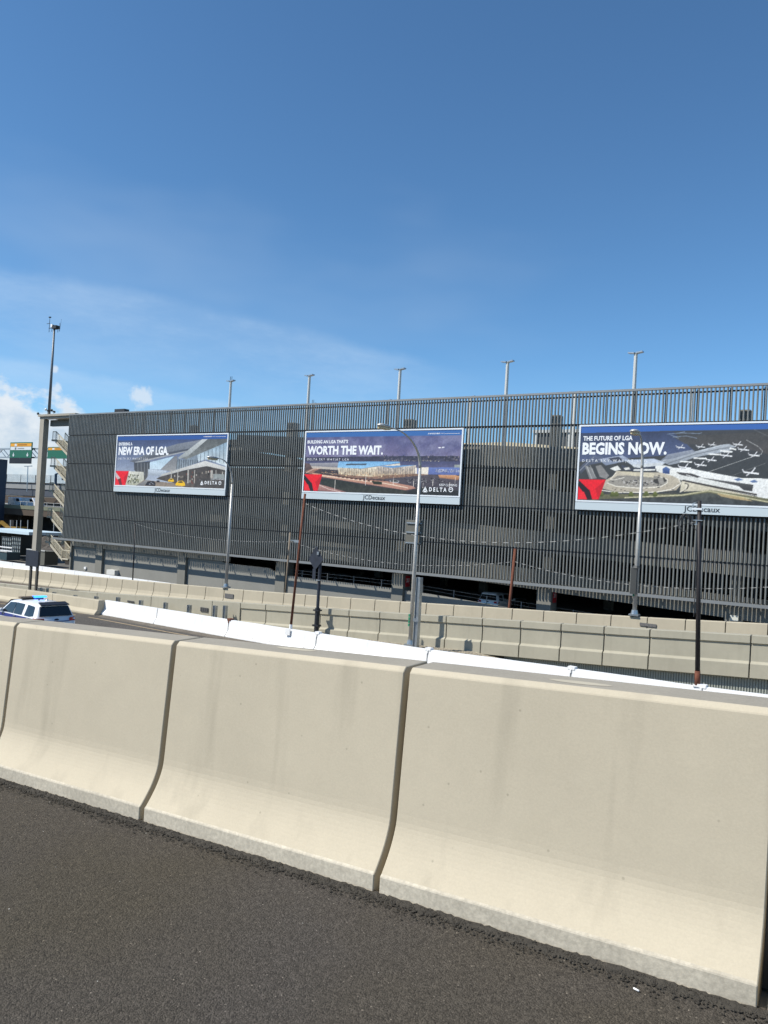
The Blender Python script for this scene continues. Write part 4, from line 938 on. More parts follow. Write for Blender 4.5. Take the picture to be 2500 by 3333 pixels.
def strip(th, L, Y, xa, xb, zb, w, xc=None):
    xc = (xa+xb)/2 if xc is None else xc
    lettering('JCDecaux', (xc-w/2-L.x, -.085, zb+.03-L.z), (1, 0, 0), (0, 0, 1), w, .52, INK, th, 'lettering', .012)
H1 = homog([(187, 270), (1482, 255), (1443, 915), (155, 882)]); H2 = homog([(162, 122), (1535, 90), (1505, 690), (135, 655)]); H3 = homog([(128, 112), zc(-2.4, 8.42), zc(-2.4, 2.62), (100, 740)])
xa, xb = bbx[0]
t, L, Y = billboard(xa, xb, 8.43, 1.84, B1, 'left billboard, airport terminal road with yellow taxis, reading NEW ERA OF LGA', [
    ('ENTERING A', 207, 399, 371, 360, .03), ('NEW ERA OF LGA.', 204, 516, 800, 410, .042), ('D E L T A   S K Y   W A Y | A T   L G A', 203, 578, 553, 548, .0),
    ('K E E P   C L I M B I N G', 1290, 812, 1428, 795, .0), ('D E L T A', 1208, 864, 1350, 828, .03), ('A WHOLE NEW', 1197, 303, 1292, 290, .03), ('LGA |', 1298, 303, 1330, 291, .0), ('\u2014', 1336, 299, 1450, 295, .0)], H1, [('tri', 1177, 848, .26), ('globe', 1380, 848, .2)])
strip(t, L, Y, xa, xb, 1.84, 2.5, -66.9)
xa, xb = bbx[1]
t, L, Y = billboard(xa, xb, 8.45, 1.88, B2, 'middle billboard, dusk view over a terminal, reading WORTH THE WAIT', [
    ("BUILDING AN LGA THAT'S", 180, 233, 536, 197, .03), ('WORTH THE WAIT.', 179, 333, 842, 246, .042), ('D E L T A   S K Y   W A Y | A T   L G A', 178, 389, 543, 363, .0),
    ('KEEP CLIMBING', 1327, 603, 1480, 585, .0), ('D E L T A', 1238, 651, 1390, 617, .03), ('A WHOLE NEW', 1225, 147, 1332, 133, .03), ('LGA |', 1336, 146, 1370, 133, .0), ('\u2014', 1375, 141, 1502, 136, .0)], H2, [('tri', 1205, 634, .27), ('globe', 1425, 634, .22)])
strip(t, L, Y, xa, xb, 1.88, 2.45, -38.7)
xa, xb = bbx[2]
t, L, Y = billboard(xa, xb, 8.5, 1.88, B3, 'right billboard, aerial airport view, reading BEGINS NOW, cut by the picture edge', [
    ('THE FUTURE OF LGA', 160, 245, 573, 202, .03), ('BEGINS NOW.', 152, 362, 856, 254, .042), ('D E L T A   S K Y   W A Y | A T   L G A', 152, 428, 692, 401, .0)], H3, [])
strip(t, L, Y, xa, xb, 1.90, 2.45, -10.55)

# ============================================================ street lamps, poles, wires
def pth(name, lab, cat, P, grp=None): return thing(name, lab, cat, P, grp)
def part(mb, name, m_, th, smooth=False):
    o = mb.build(name, m_, th, smooth); o.location = mb.o-Vector(th.location); return o
def street_lamp(base, ztop, arm, lab, ped, tags=True):
    th = pth('street_lamp', lab, 'street lamp', base, 'galvanised street lamps with curved arms')
    B = Vector(base); mb = MB(); mb.tube([B+Vector((0, 0, .12)), Vector((B.x, B.y, ztop))], [.105, .07], 12); part(mb, 'pole', LAMPM, th, True)
    mb = MB(); mb.box((B.x-.22, B.y-.22, B.z+.04), (B.x+.22, B.y+.22, B.z+.12)); mb.tube([B+Vector((0, 0, .12)), B+Vector((0, 0, .3))], [.17, .14], 10); part(mb, 'base_plate', GALV, th)
    pts = []; n = 14
    for i in range(n+1):
        a = math.pi/2*i/n; pts.append(Vector((B.x, B.y-arm*.92*(1-math.cos(a)), ztop+1.55*math.sin(a))))
    e = pts[-1]; pts.append(e+Vector((0, -arm*.10, .0)))
    mb = MB(); mb.tube(pts, [.07-.003*i for i in range(len(pts))], 8); part(mb, 'arm', LAMPM, th, True)
    q = pts[-1]; mb = MB(); n = 8
    prof = [(0, .06, .04), (.15, .13, .07), (.45, .21, .10), (.78, .21, .09), (.95, .11, .04)]
    vs = []
    for d, w_, h in prof:
        for a in range(n):
            t = 2*math.pi*a/n; vs.append(q+Vector((w_*math.cos(t), -d, h*math.sin(t))))
    mb.add(vs, [(i*n+k, i*n+(k+1) % n, (i+1)*n+(k+1) % n, (i+1)*n+k) for i in range(4) for k in range(n)]+[tuple(range(n)), tuple(4*n+k for k in range(n))]); part(mb, 'lamp_head', LAMPM, th, True)
    mb = MB(); mb.box((q.x-.15, q.y-.80, q.z-.14), (q.x+.15, q.y-.20, q.z-.07)); part(mb, 'lens', mat('amber_lens', (.62, .5, .28), .3), th)
    if ped:
        mb = MB(); mb.prism([(B.x-.42, B.y-.42, B.z-.9), (B.x+.42, B.y-.42, B.z-.9), (B.x+.42, B.y+.42, B.z-.9), (B.x-.42, B.y+.42, B.z-.9)], (0, 0, 0), (0, 0, .55))
        mb.tube([(B.x, B.y, B.z-.36), (B.x, B.y, B.z+.03)], [.42, .30], 8); part(mb, 'pedestal', CONC_G, th)
    if tags:
        mb = MB()
        for i in range(4): mb.box((B.x-.10, B.y-.135, B.z+.95+.15*i), (B.x-.02, B.y-.115, B.z+1.07+.15*i))
        part(mb, 'number_tag', mat('green_tag', (.02, .22, .12), .5), th)
    return th
p = at(741, 1911, 37.14); street_lamp((-35.72, 37.14, A_top(-35.72)), 1.95, 1.35, 'left street lamp standing on the ramp parapet in front of the left billboard', False, False)
street_lamp((-18.21, 31.4, -5.75), 2.65, 2.75, 'central street lamp on a concrete pedestal behind the white barrier', True)
street_lamp((-9.42, 37.14, A_top(-9.42)), 3.25, .95, 'right street lamp on the ramp parapet, its head in front of BEGINS NOW', False)
# sign back on the central lamp
th = pth('road_sign', 'grey back of a rectangular road sign clamped to the central street lamp', 'sign', at(1348, 1776, 31.6))
a = at(1323, 1692, 31.6); b = at(1373, 1775, 31.6); mb = MB(); mb.box((a.x, 31.59, b.z), (b.x, 31.61, a.z)); bevel(part(mb, 'plate', mat('aluminium_sign_back', (.13, .125, .105), .6, metal=.2, var=.1), th), .01)
mb = MB()
for f in (.12, .5, .93):
    mb = MB(); mb.box((a.x+.05, 31.53, a.z+(b.z-a.z)*f-.03), (b.x-.05, 31.585, a.z+(b.z-a.z)*f+.03)); part(mb, 'clamp', GALV, th)
# edge-on signal panel on the right lamp
a = at(2058, 1848, 37.1); b = at(2076, 1934, 37.1); mb = MB((a.x, 37.1, b.z)); mb.box((a.x, 36.9, b.z), (b.x-.05, 37.2, a.z)); mb.tube([(a.x+.2, 37.05, a.z), (a.x+.2, 37.05, a.z+.12)], [.2, .12], 8); mb.beam((b.x-.1, 37.05, a.z-.2), (-9.5, 37.1, a.z-.2), .05, .05); mb.beam((b.x-.1, 37.05, b.z+.3), (-9.5, 37.1, b.z+.3), .05, .05)
o = mb.build('signal_box', mat('dark_box_grey', (.05, .052, .05), .6, var=.1)); tag(o, 'tall narrow dark box mounted on the left side of the right street lamp', 'equipment box')
# galvanised post beside the central lamp
a = at(1366, 1879, 30.5); b = at(1357, 2104, 30.5)
th = pth('steel_post', 'thick galvanised steel post just right of the central street lamp', 'post', (a.x, 30.5, b.z-1))
mb = MB()
mb.box((a.x-.11, 30.38, b.z-1), (a.x-.085, 30.62, a.z)); mb.box((a.x+.085, 30.38, b.z-1), (a.x+.11, 30.62, a.z)); mb.box((a.x-.085, 30.44, b.z-1), (a.x+.085, 30.48, a.z)); part(mb, 'post', GALV, th)
mb = MB(); mb.box((a.x-.14, 30.35, (a.z+b.z)/2-.45), (a.x+.14, 30.379, (a.z+b.z)/2-.3)); part(mb, 'splice_plate', GALV, th)
# diamond sign seen from behind
Yd = 32.0; b = at(1030, 2048, Yd); t_ = at(1037, 1784, Yd)
th = pth('diamond_sign', 'black back of a diamond warning sign on a dark post before the ramp wall', 'sign', (b.x, Yd, b.z-.6))
mb = MB(); mb.tube([(b.x, Yd, b.z+1.05), (b.x, Yd, t_.z-.45)], .085, 8); part(mb, 'post', NAVY, th)
mb = MB(); mb.tube([(b.x, Yd, b.z-.6), (b.x, Yd, b.z+1.1)], .13, 8); mb.box((b.x-.17, Yd-.17, b.z+.95), (b.x+.17, Yd+.17, b.z+1.02)); mb.box((b.x-.18, Yd-.15, b.z+.15), (b.x+.18, Yd+.15, b.z+.24)); part(mb, 'sleeve', BLACKP, th)
c = at(1033, 1820, Yd); l_ = at(1010, 1816, Yd); r_ = at(1058, 1818, Yd); up_ = at(1036, 1777, Yd); dn = at(1030, 1856, Yd)
mb = MB(); mb.prism([(l_.x, Yd-.14, c.z), (up_.x-.02, Yd-.14, up_.z), (r_.x, Yd-.14, c.z), (dn.x, Yd-.14, dn.z)], (0, 0, 0), (0, .02, 0)); part(mb, 'plate', NAVY, th)
mb = MB(); a = at(1023, 1850, Yd); b2 = at(1031, 1886, Yd); mb.box((a.x, Yd-.13, b2.z), (b2.x, Yd-.11, a.z)); part(mb, 'lower_plate', NAVY, th)
mb = MB(); q = at(1042, 1800, Yd); mb.box((q.x-.06, Yd-.20, q.z-.10), (q.x+.06, Yd-.141, q.z+.06)); mb.box((b.x-.11, Yd-.13, b2.z-.05), (b.x+.11, Yd+.11, b2.z)); part(mb, 'bracket', GALV, th)
# double post sign at left
Yl = 31.9; th = pth('double_post_sign', 'black back of a tall sign on two posts at far left', 'sign', (at(104, 1918, Yl).x, Yl, at(104, 1918, Yl).z-1))
a = at(88, 1789, Yl); b = at(125, 1846, Yl); mb = MB(); mb.box((a.x, Yl-.06, b.z), (b.x, Yl-.02, a.z)); bevel(part(mb, 'plate', NAVY, th), .05)
for px in (94.5, 115):
    q = at(px, 1915, Yl); mb = MB(); mb.box((q.x-.09, Yl, q.z-1), (q.x+.09, Yl+.12, a.z-.1)); part(mb, 'post', mat('dark_post_brown', (.06, .055, .045), .7), th)
# stub posts along the ramp wall
sp = [(123.5, 1913, 'first of two short steel stubs right of the double post sign'), (141, 1915, 'second of two short steel stubs right of the double post sign'), (177, 1927, 'low stub above the roof line of the police car'), (246, 1937, 'low stub right of the police car light bar'), (314, 1941, 'stub post above the end of the concrete block barrier'), (385, 1944, 'stub post left of the wide wall grille'),
      (460, 1954, 'stub post between the two wall grilles'), (540, 1961, 'stub post above the white barrier joint, left of centre'), (617, 1969, 'steel stub post left of the small square grille'), (701, 1971, 'left of a pair of taller steel stub posts'), (734, 1971, 'right of a pair of taller steel stub posts')]
for px, py, lab in sp:
    a = at(px, py, 32.05); b = gz(a.x); mb = MB((a.x, 32.05, b))
    w = .10
    mb.box((a.x-w, 31.95, b), (a.x-w+.02, 32.15, a.z)); mb.box((a.x+w-.02, 31.95, b), (a.x+w, 32.15, a.z)); mb.box((a.x-w+.02, 32.03, b), (a.x+w-.02, 32.06, a.z))
    o = mb.build('stub_post', GALV); tag(o, 'galvanised '+lab, 'post', 'short steel stub posts along the ramp wall')
# leaning rusty poles
def leanpole(pt, pb, Y, r, m_, lab, name='leaning_pole', ext=0.0, Yb=None):
    a = at(*pt, Y); b = at(*pb, Y if Yb is None else Yb); d = (b-a).normalized(); b = b+d*ext
    th = pth(name, lab, 'pole', b); mb = MB(); mb.tube([b, a], [r, r*.9], 10); part(mb, 'pole', m_, th, True); return th, a, b
R1, a1, b1 = leanpole((993, 1607), (946, 2046), 27.82, .062, RUST, 'rusty brown pole leaning right, fixed on the white barrier left of the diamond sign')
mb = MB(); mb.box((b1.x-.16, b1.y-.20, b1.z-.28), (b1.x+.12, b1.y-.16, b1.z+.0)); mb.tube([b1, b1+Vector((.01, 0, .2))], .075, 8); part(mb, 'anchor_plate', WHITE, R1)
P2, a2, b2 = leanpole((945, 1733), (929, 1932), 39.0, .07, BRONZE, 'slim brown pole behind the ramp parapet, left of the leaning rusty pole', 'wire_pole', 2.5)
mb = MB(); mb.beam(a2+Vector((0, 0, -.5)), a2+Vector((.9, 0, -.5)), .05, .05); mb.box((a2.x+.4, a2.y-.08, a2.z-.62), (a2.x+.9, a2.y+.08, a2.z-.46)); part(mb, 'bracket_arm', GALV, P2)
R3, a3, b3 = leanpole((1677, 1786), (1658, 1978), 39.0, .085, RUST, 'rusty pole rising behind the ramp parapet beside the parked white car', 'wire_pole', 2.5)
a4 = at(2277, 1630, 25.74); b4 = at(2270, 2232, 25.74)
th = pth('black_pole', 'tall black pole with rusty foot on the white barrier at right', 'pole', b4)
m4 = b4.lerp(a4, .08); mb = MB(); mb.tube([m4, a4], [.075, .062], 10); part(mb, 'pole', mat('black_brown_pole', (.018, .015, .016), .6, var=.2, vscale=5), th, True)
mb = MB(); mb.tube([b4, m4], [.085, .085], 10); part(mb, 'rusty_foot', RUST, th, True)
mb = MB(); mb.box((b4.x-.12, b4.y-.12, b4.z-.02), (b4.x+.12, b4.y+.12, b4.z+.02)); part(mb, 'anchor_plate', WHITE, th)
q = at(2277, 1657, 25.74); mb = MB(); mb.beam(q+Vector((-.20, 0, 0)), q+Vector((.09, 0, 0)), .2, .06); part(mb, 'clamp', FRAMEW, th)
q = at(2276, 1697, 25.74); mb = MB(); mb.beam(q+Vector((-.16, 0, .03)), q+Vector((.1, 0, .03)), .18, .025); mb.beam(q+Vector((-.07, 0, -.09)), q+Vector((-.07, 0, .03)), .04, .03); mb.beam(q+Vector((-.14, 0, -.10)), q+Vector((.0, 0, -.10)), .06, .03); part(mb, 'bracket', GALV, th)
mb = MB(); r = random.Random(2)
for k in range(7):
    c = q+Vector((-.35-.12*r.random(), r.uniform(-.1, .1), .12-.30*r.random())); rad = r.uniform(.08, .2); tl = r.uniform(-.8, .8)
    mb.tube([c+Vector((rad*math.cos(t), .3*rad*math.sin(t+tl), rad*1.3*math.sin(t))) for t in np.linspace(0, r.uniform(4, 6.2), 14)], .010, 5)
part(mb, 'wire_coil', DARKM, th)
mb = MB(); mb.tube([q+Vector((-.3, 0, -.05)), q+Vector((-.05, -.05, -.3)), q+Vector((.0, -.08, -1.2)), q+Vector((.0, -.08, -3.0))], .014, 5); part(mb, 'down_lead', DARKM, th)
q = at(2270, 1640, 25.74); mb = MB()
for k in range(3): mb.tube([q+Vector((0, 0, .08)), q+Vector((-.1-.03*k, 0, .0)), q+Vector((-.13, 0, -.16+.03*k))], .008, 4)
part(mb, 'loose_wire', GALV, th)
P5, a5, b5 = leanpole((440, 1704), (432, 1888), 52.0, .06, BLACKP, 'thin black pole with a small crossarm in front of the left garage wall', 'wire_pole', 1.0)
mb = MB(); mb.beam(a5+Vector((-.8, 0, 0)), a5+Vector((1.4, 0, 0)), .05, .05); part(mb, 'crossarm', BLACKP, P5)
CABL = bpy.data.materials.new('dashed_cable'); CABL.use_nodes = True; t = CABL.node_tree; b_ = t.nodes['Principled BSDF']; gg = t.nodes.new('ShaderNodeNewGeometry'); sx = t.nodes.new('ShaderNodeSeparateXYZ'); t.links.new(gg.outputs['Position'], sx.inputs[0])
mm = t.nodes.new('ShaderNodeMath'); mm.operation = 'FRACT'; m0 = t.nodes.new('ShaderNodeMath'); m0.operation = 'MULTIPLY'; m0.inputs[1].default_value = 2.1; t.links.new(sx.outputs[0], m0.inputs[0]); t.links.new(m0.outputs[0], mm.inputs[0])
gt = t.nodes.new('ShaderNodeMath'); gt.operation = 'GREATER_THAN'; gt.inputs[1].default_value = .55; t.links.new(mm.outputs[0], gt.inputs[0]); mx = t.nodes.new('ShaderNodeMix'); mx.data_type = 'RGBA'; mx.inputs[6].default_value = (.03, .03, .03, 1); mx.inputs[7].default_value = (.45, .45, .43, 1)
t.links.new(gt.outputs[0], mx.inputs[0]); t.links.new(mx.outputs[2], b_.inputs['Base Color']); b_.inputs['Roughness'].default_value = .5
def cable(P, Q, sag, r, lab):
    P = Vector(P); Q = Vector(Q); mb = MB(P); mb.tube([P.lerp(Q, i/28)-Vector((0, 0, 4*sag*(i/28)*(1-i/28))) for i in range(29)], r, 5)
    o = mb.build('overhead_cable', CABL, None, True); tag(o, lab, 'cable', 'dashed overhead cables')
cable(at(996, 1640, 27.8), at(2262, 1700, 25.74), 1.15, .009, 'banded overhead cable between the leaning rusty pole and the black pole')
cable(a5, a2+Vector((.1, 0, -.6)), .55, .010, 'banded overhead cable from the thin black pole to the slim brown pole')
cable(a2+Vector((.1, 0, -.6)), at(1675, 1828, 39), .75, .010, 'banded cable from the slim brown pole to the rusty pole by the parked car')
cable(at(1675, 1828, 39), at(2640, 1900, 37), .7, .010, 'banded cable from the rusty pole by the parked car to the right edge')

# ============================================================ vehicles
def vehicle(name, lab, cat, loc, rz, paint, police=False, group=None, hs=1.0):
    th = thing(name, lab, cat, loc, group, rz)
    # stations along x (0 = rear bumper, 5 = nose): half sections from sill to roof centre
    def sec_(x, ys, zs_, yb, zb, yr, zr, ym=None):
        return [(x, ys, zs_), (x, ym or yb+.03, .72), (x, yb+.015, .9), (x, yb, zb), (x, yr, zr-.05), (x, yr-.14, zr), (x, 0, zr+.025)]
    ST = [sec_(0.0, .80, .42, .84, .86, .82, .93), sec_(.06, .90, .34, .94, .98, .90, 1.05), sec_(.14, .93, .30, .96, 1.08, .86, 1.15), sec_(.34, .95, .28, .965, 1.10, .72, 1.66),
          sec_(.55, .96, .28, .97, 1.10, .73, 1.70), sec_(1.6, .96, .28, .97, 1.08, .76, 1.73), sec_(2.7, .96, .28, .97, 1.06, .76, 1.71), sec_(3.1, .96, .28, .97, 1.05, .73, 1.66),
          sec_(3.75, .96, .28, .96, 1.04, .84, 1.14), sec_(3.95, .96, .28, .95, 1.02, .80, 1.09), sec_(4.7, .92, .30, .90, .94, .74, .99), sec_(4.95, .80, .36, .80, .80, .66, .86), sec_(5.02, .70, .42, .70, .66, .6, .70)]
    mb = MB(); n = 7; vs = []
    for s_ in ST:
        vs += [(x, -y, z*hs) for x, y, z in s_]+[(x, y, z*hs) for x, y, z in s_[-2::-1]]
    m_ = 13; fs = [(i*m_+k, i*m_+k+1, (i+1)*m_+k+1, (i+1)*m_+k) for i in range(len(ST)-1) for k in range(m_-1)]+[tuple(range(m_)), tuple((len(ST)-1)*m_+k for k in range(m_))]+[(i*m_, (i+1)*m_, (i+1)*m_+m_-1, i*m_+m_-1) for i in range(len(ST)-1)]
    mb.add(vs, fs); mb.v = [Vector(v) for v in mb.v]; o = mb.build('body', paint, th, False)
    bevel(o, .02, 2)
    for p_ in o.data.polygons: p_.use_smooth = True
    def sidey(x, z):       # half width of the cabin side at height z
        zz = z; 
        zb, zr = 1.08, 1.72; yb = .965; yr = float(np.interp(x, [.34, .55, 1.6, 2.7, 3.1, 3.75], [.72, .73, .76, .76, .73, .80])); t = (zz-zb)/(zr-zb); return yb+(yr-yb)*t+.012
    wins = [[(.42, 1.18), (.60, 1.60), (1.22, 1.63), (1.24, 1.13), (.75, 1.12)], [(1.50, 1.12), (1.52, 1.63), (2.29, 1.63), (2.29, 1.11)], [(2.34, 1.11), (2.34, 1.63), (2.95, 1.58), (3.42, 1.16), (3.42, 1.10)]]
    for s in (-1, 1):
        for wq in wins:
            mb = MB(); mb.add([(x, s*sidey(x, z), z*hs) for x, z in wq], [tuple(range(len(wq)))]); mb.build('side_window', GLASS, th)
    mb = MB(); mb.add([(.13, -.80, 1.17*hs), (.13, .80, 1.17*hs), (.335, .685, 1.60*hs), (.335, -.685, 1.60*hs)], [(0, 1, 2, 3)]); mb.v = [Vector((v.x-.035, v.y, v.z+.012)) for v in mb.v]; mb.build('rear_window', GLASS, th)
    mb = MB(); mb.add([(3.72, -.84, 1.14*hs), (3.72, .84, 1.14*hs), (3.14, .70, 1.66*hs), (3.14, -.70, 1.66*hs)], [(0, 1, 2, 3)]); mb.v = [Vector((v.x+.03, v.y, v.z+.02)) for v in mb.v]; mb.build('windscreen', GLASS, th)
    mb = MB(); mb.prism([(.20, -.70, 1.66*hs), (.20, .70, 1.66*hs), (.55, .66, 1.765*hs), (.55, -.66, 1.765*hs)], (0, 0, 0), (0, 0, .045)); bevel(mb.build('spoiler', BLACKP if police else paint, th), .015)  # police spoiler takes black to stand in for white in shade
    for s in (-1, 1):
        mb = MB(); mb.prism([(-.0, s*.62, .94*hs), (-.0, s*.62, 1.10*hs), (.10, s*.955, 1.12*hs), (.34, s*.992, 1.10*hs), (.34, s*.992, .97*hs), (.06, s*.965, .94*hs)], (0, 0, 0), (-.02, 0, 0)); mb.build('tail_light', RED, th)
        mb = MB(); mb.box((4.70, s*.55, .72*hs), (4.99, s*.83, .90*hs)); mb.build('headlight', mat('head_lens', (.7, .7, .7), .1), th)
        mb = MB(); mb.box((3.28, s*.97, 1.08*hs), (3.48, s*1.14, 1.24*hs)); bevel(mb.build('mirror', paint, th), .03)
        for xw in (.95, 4.0):
            mb = MB(); mb.tube([(xw, s*.76, .37), (xw, s*.99, .37)], .37, 20); w_ = mb.build('tyre', BLK, th); bevel(w_, .03)
            mb = MB(); mb.tube([(xw, s*.97, .37), (xw, s*1.0, .37)], .24, 12); mb.build('rim', GALV, th)
    mb = MB(); mb.box((-.03, -.27, .74*hs), (-.005, .27, .88*hs)); mb.build('number_plate', mat('plate_yellow', (.62, .48, .12), .5), th)
    mb = MB(); mb.tube([(-.01, 0, 1.02), (.03, 0, 1.04)], .07, 12); bd = mb.build('badge', mat('badge_dark', (.03, .04, .09), .3), th); bd.scale = (1, 1.5, .65); bd.location.z = 1.03*.35
    mb = MB(); mb.box((-.06, -.86, .40), (.04, .86, .62)); bevel(mb.build('bumper', BLK, th), .03)
    return th
cp = math.atan2(.1143, -.9934)
rc = Vector((-32.15, 22.35, 0)); gzv = -6.45
pc = vehicle('police_car', 'white police car with blue stripe and lit blue roof lights driving away at left', 'police car', (rc.x, rc.y, gzv), cp, CARW, True)
for s in (-1, 1):
    mb = MB(); mb.add([(.95, s*.988, 1.075), (3.4, s*.990, 1.05), (4.6, s*.935, .92), (4.6, s*.945, .80), (3.4, s*1.008, .90), (.95, s*1.006, .92)], [tuple(range(6))]); mb.build('blue_stripe', CARB, pc)
mb = MB(); mb.box((-.035, -.60, .93), (-.008, .60, .965)); mb.build('blue_stripe', CARB, pc)
lettering('S2620', (.92, 1.012, .935), (-.56, 0, 0), (0, 0, 1), 1.0, .12, WINK, pc, 'lettering', .03)
mb = MB(); mb.box((.35, .985, .90), (.95, 1.006, 1.075)); mb.build('number_panel', mat('dark_panel', (.12, .13, .2), .4), pc)
for s, nm, M_ in ((1, 'light_bar', BRONZE), (-1, 'lit_light_bar', mat('blue_lamp', (.02, .12, .9), .2, emit=(.03, .22, 1.0), estr=3.2))):
    mb = MB(); mb.box((2.28, s*.005, 1.79), (2.55, s*.66, 1.88)); bevel(mb.build(nm, M_, pc), .035)
mb = MB(); mb.box((2.32, -.5, 1.73), (2.5, .5, 1.785)); mb.build('light_bar_mount', BLK, pc)
mb = MB(); mb.tube([(.9, -.2, 1.80), (.9, -.2, 2.15)], .006, 5); mb.tube([(1.3, .25, 1.8), (1.3, .25, 1.87)], [.05, .02], 6); mb.build('antenna', BLK, pc)
mb = MB(); mb.prism([(.95, 0, 1.79), (1.2, 0, 1.79), (.98, 0, 1.90)], (0, -.03, 0), (0, .03, 0)); mb.build('fin_antenna', CARW, pc)
for s in (1,):
    for x in (2.0, 3.1):
        mb = MB(); mb.box((x, 1.0, 1.0), (x+.2, 1.03, 1.03)); mb.build('door_handle', GALV, pc)
# parked cars inside the garage
GREY = mat('grey_car_paint', (.10, .105, .11), .3, coat=.5); BLKC = mat('black_car_paint', (.02, .02, .022), .25, coat=.6); SILV = mat('silver_car_paint', (.35, .36, .37), .3, metal=.5, coat=.4)
def pk(px, py, Y, rz, m_, lab, hs=1.0):
    a = at(px, py, Y); vehicle('parked_car', lab, 'car', (a.x, Y, a.z-1.78*hs), rz, m_, False, 'cars parked on the lowest level of the garage', hs)
pk(1588, 1930, 61.6, math.radians(90), CARW, 'pale car showing its rear, parked in the dark opening behind the rusty pole')
pk(1695, 1948, 67.6, math.radians(-90), GREY, 'dark car facing out, parked right of the pale car in the opening', .9)
for i, (px, py) in enumerate(((955, 1850), (1018, 1856), (1072, 1862), (1130, 1870), (1190, 1880))):
    pk(px, py, 67.2, math.radians(-90), (BLKC, GREY, BLKC, GREY, BLKC)[i], ['dark low car, leftmost in the opening behind the rusty pole', 'dark low car just left of the diamond sign', 'dark low car just right of the diamond sign', 'dark low car in the opening between the diamond sign and the lamp', 'dark low car nearest the column with the red 203 sign'][i], .78)

# ============================================================ background beyond the stair tower
def bx(name, lab, cat, px0, py0, px1, py1, Y, dep, m_, grp=None, zb=None):
    a = at(px0, py0, Y); b = at(px1, py1, Y); z1 = at(px1, py0, Y).z; z0 = b.z if zb is None else zb
    x0, x1 = a.x, at(px1, py0, Y+dep).x
    if x1 < x0+.5: x0 = x1-4
    c = Vector(((x0+x1)/2, Y, z0)); mb = MB(c); mb.box((x0, Y, z0), (x1, Y+dep, z1)); o = mb.build(name, m_)
    tag(o, lab, cat, grp); return o, x0, x1, z0, z1
def sub(o, name, a, b, m_):
    mb = MB(); mb.box(a, b); c = mb.build(name, m_, o); c.location = -Vector(o.location); return c
# gantry with two direction signs
Yg = 96.0
gt_ = thing('sign_gantry', 'steel truss gantry crossing behind the stair tower, carrying green signs', 'gantry', (at(60, 1500, Yg).x, Yg, -8.6))
gl = Vector(gt_.location); x0 = at(-60, 1470, Yg).x; x1 = at(300, 1480, Yg).x; zt_ = at(60, 1461, Yg).z; zb_ = at(60, 1489, Yg).z
mb = MB(); mb.beam((x0, Yg, zt_), (x1, Yg, zt_), .3, .3); part(mb, 'top_chord', GALV, gt_)
mb = MB(); mb.beam((x0, Yg, zb_), (x1, Yg, zb_), .3, .3); part(mb, 'bottom_chord', GALV, gt_)
mb = MB(); nb_ = 14
for i in range(nb_):
    xa_ = x0+(x1-x0)*i/nb_; xb_ = x0+(x1-x0)*(i+1)/nb_; zz = (zt_, zb_) if i % 2 else (zb_, zt_); mb.beam((xa_, Yg, zz[0]), (xb_, Yg, zz[1]), .14, .14); mb.beam((xa_, Yg+.9, zz[1]), (xb_, Yg+.9, zz[0]), .10, .10)
part(mb, 'lattice', GALV, gt_)
for xx_ in (x0, x1): mb = MB(); mb.beam((xx_, Yg, -8.6), (xx_, Yg, zt_), .5, .5, up=(0, 1, 0)); part(mb, 'leg', GALV, gt_)
SGR = mat('sign_green', (.008, .12, .072), .5); SOR = mat('sign_orange', (.72, .33, .02), .5); SWH = mat('sign_white', (.62, .66, .68), .5); SBK = mat('sign_black', (.008, .008, .012), .4)
def dsign(px0, py0, px1, py1, lab, full, lower):
    Y = Yg-.6; a = at(px0, py0, Y); b = at(px1, py1, Y); th = thing('direction_sign', lab, 'sign', (a.x, Y, b.z), 'green direction signs on the gantry')
    w = b.x-a.x; h = a.z-b.z
    mb = MB(); mb.box((a.x, Y, b.z), (b.x, Y+.15, a.z)); part(mb, 'panel', SGR, th)
    mb = MB(); mb.box((a.x+.2, Y-.03, a.z-h*.27), (b.x-.2, Y-.002, a.z-h*.07)); part(mb, 'orange_band', SOR, th)
    ln = Vector(th.location)
    mb = MB(); mb.box((a.x+w*.36, Y-.045, a.z-h*.20), (a.x+w*.78, Y-.031, a.z-h*.13)); part(mb, 'word_bar', mat('worn_dark_orange', (.30, .12, .012), .6), th)
    mb = MB(); mb.box((a.x+w*.22, Y-.05, a.z-h*.25), (a.x+w*.31, Y-.031, a.z-h*.10)); part(mb, 'symbol_block', SWH, th)
    if full:
        mb = MB(); mb.box((a.x+.2, Y-.03, a.z-h*.50), (b.x-.2, Y-.002, a.z-h*.29)); part(mb, 'white_band', SWH, th)
        mb = MB(); mb.box((a.x+w*.36, Y-.045, a.z-h*.43), (a.x+w*.66, Y-.031, a.z-h*.37)); part(mb, 'word_bar', mat('worn_grey', (.22, .24, .26), .6), th)
        mb = MB(); mb.box((a.x+w*.23, Y-.05, a.z-h*.47), (a.x+w*.30, Y-.031, a.z-h*.33)); part(mb, 'symbol_block', mat('symbol_grey', (.12, .14, .16), .5), th)
        for f in (.18, .82):
            xc = a.x+w*f; zc_ = b.z+h*.17; mb = MB(); mb.prism([(xc-.4, Y-.03, zc_+.1), (xc-.12, Y-.03, zc_+.1), (xc-.12, Y-.03, zc_+.5), (xc+.12, Y-.03, zc_+.5), (xc+.12, Y-.03, zc_+.1), (xc+.4, Y-.03, zc_+.1), (xc, Y-.03, zc_-.4)], (0, 0, 0), (0, .02, 0)); part(mb, 'arrow', SWH, th)
    if lower:
        mb = MB(); mb.box((a.x, Y+.02, b.z-h*.38), (b.x, Y+.12, b.z-.02)); part(mb, 'lower_panel', SBK, th)
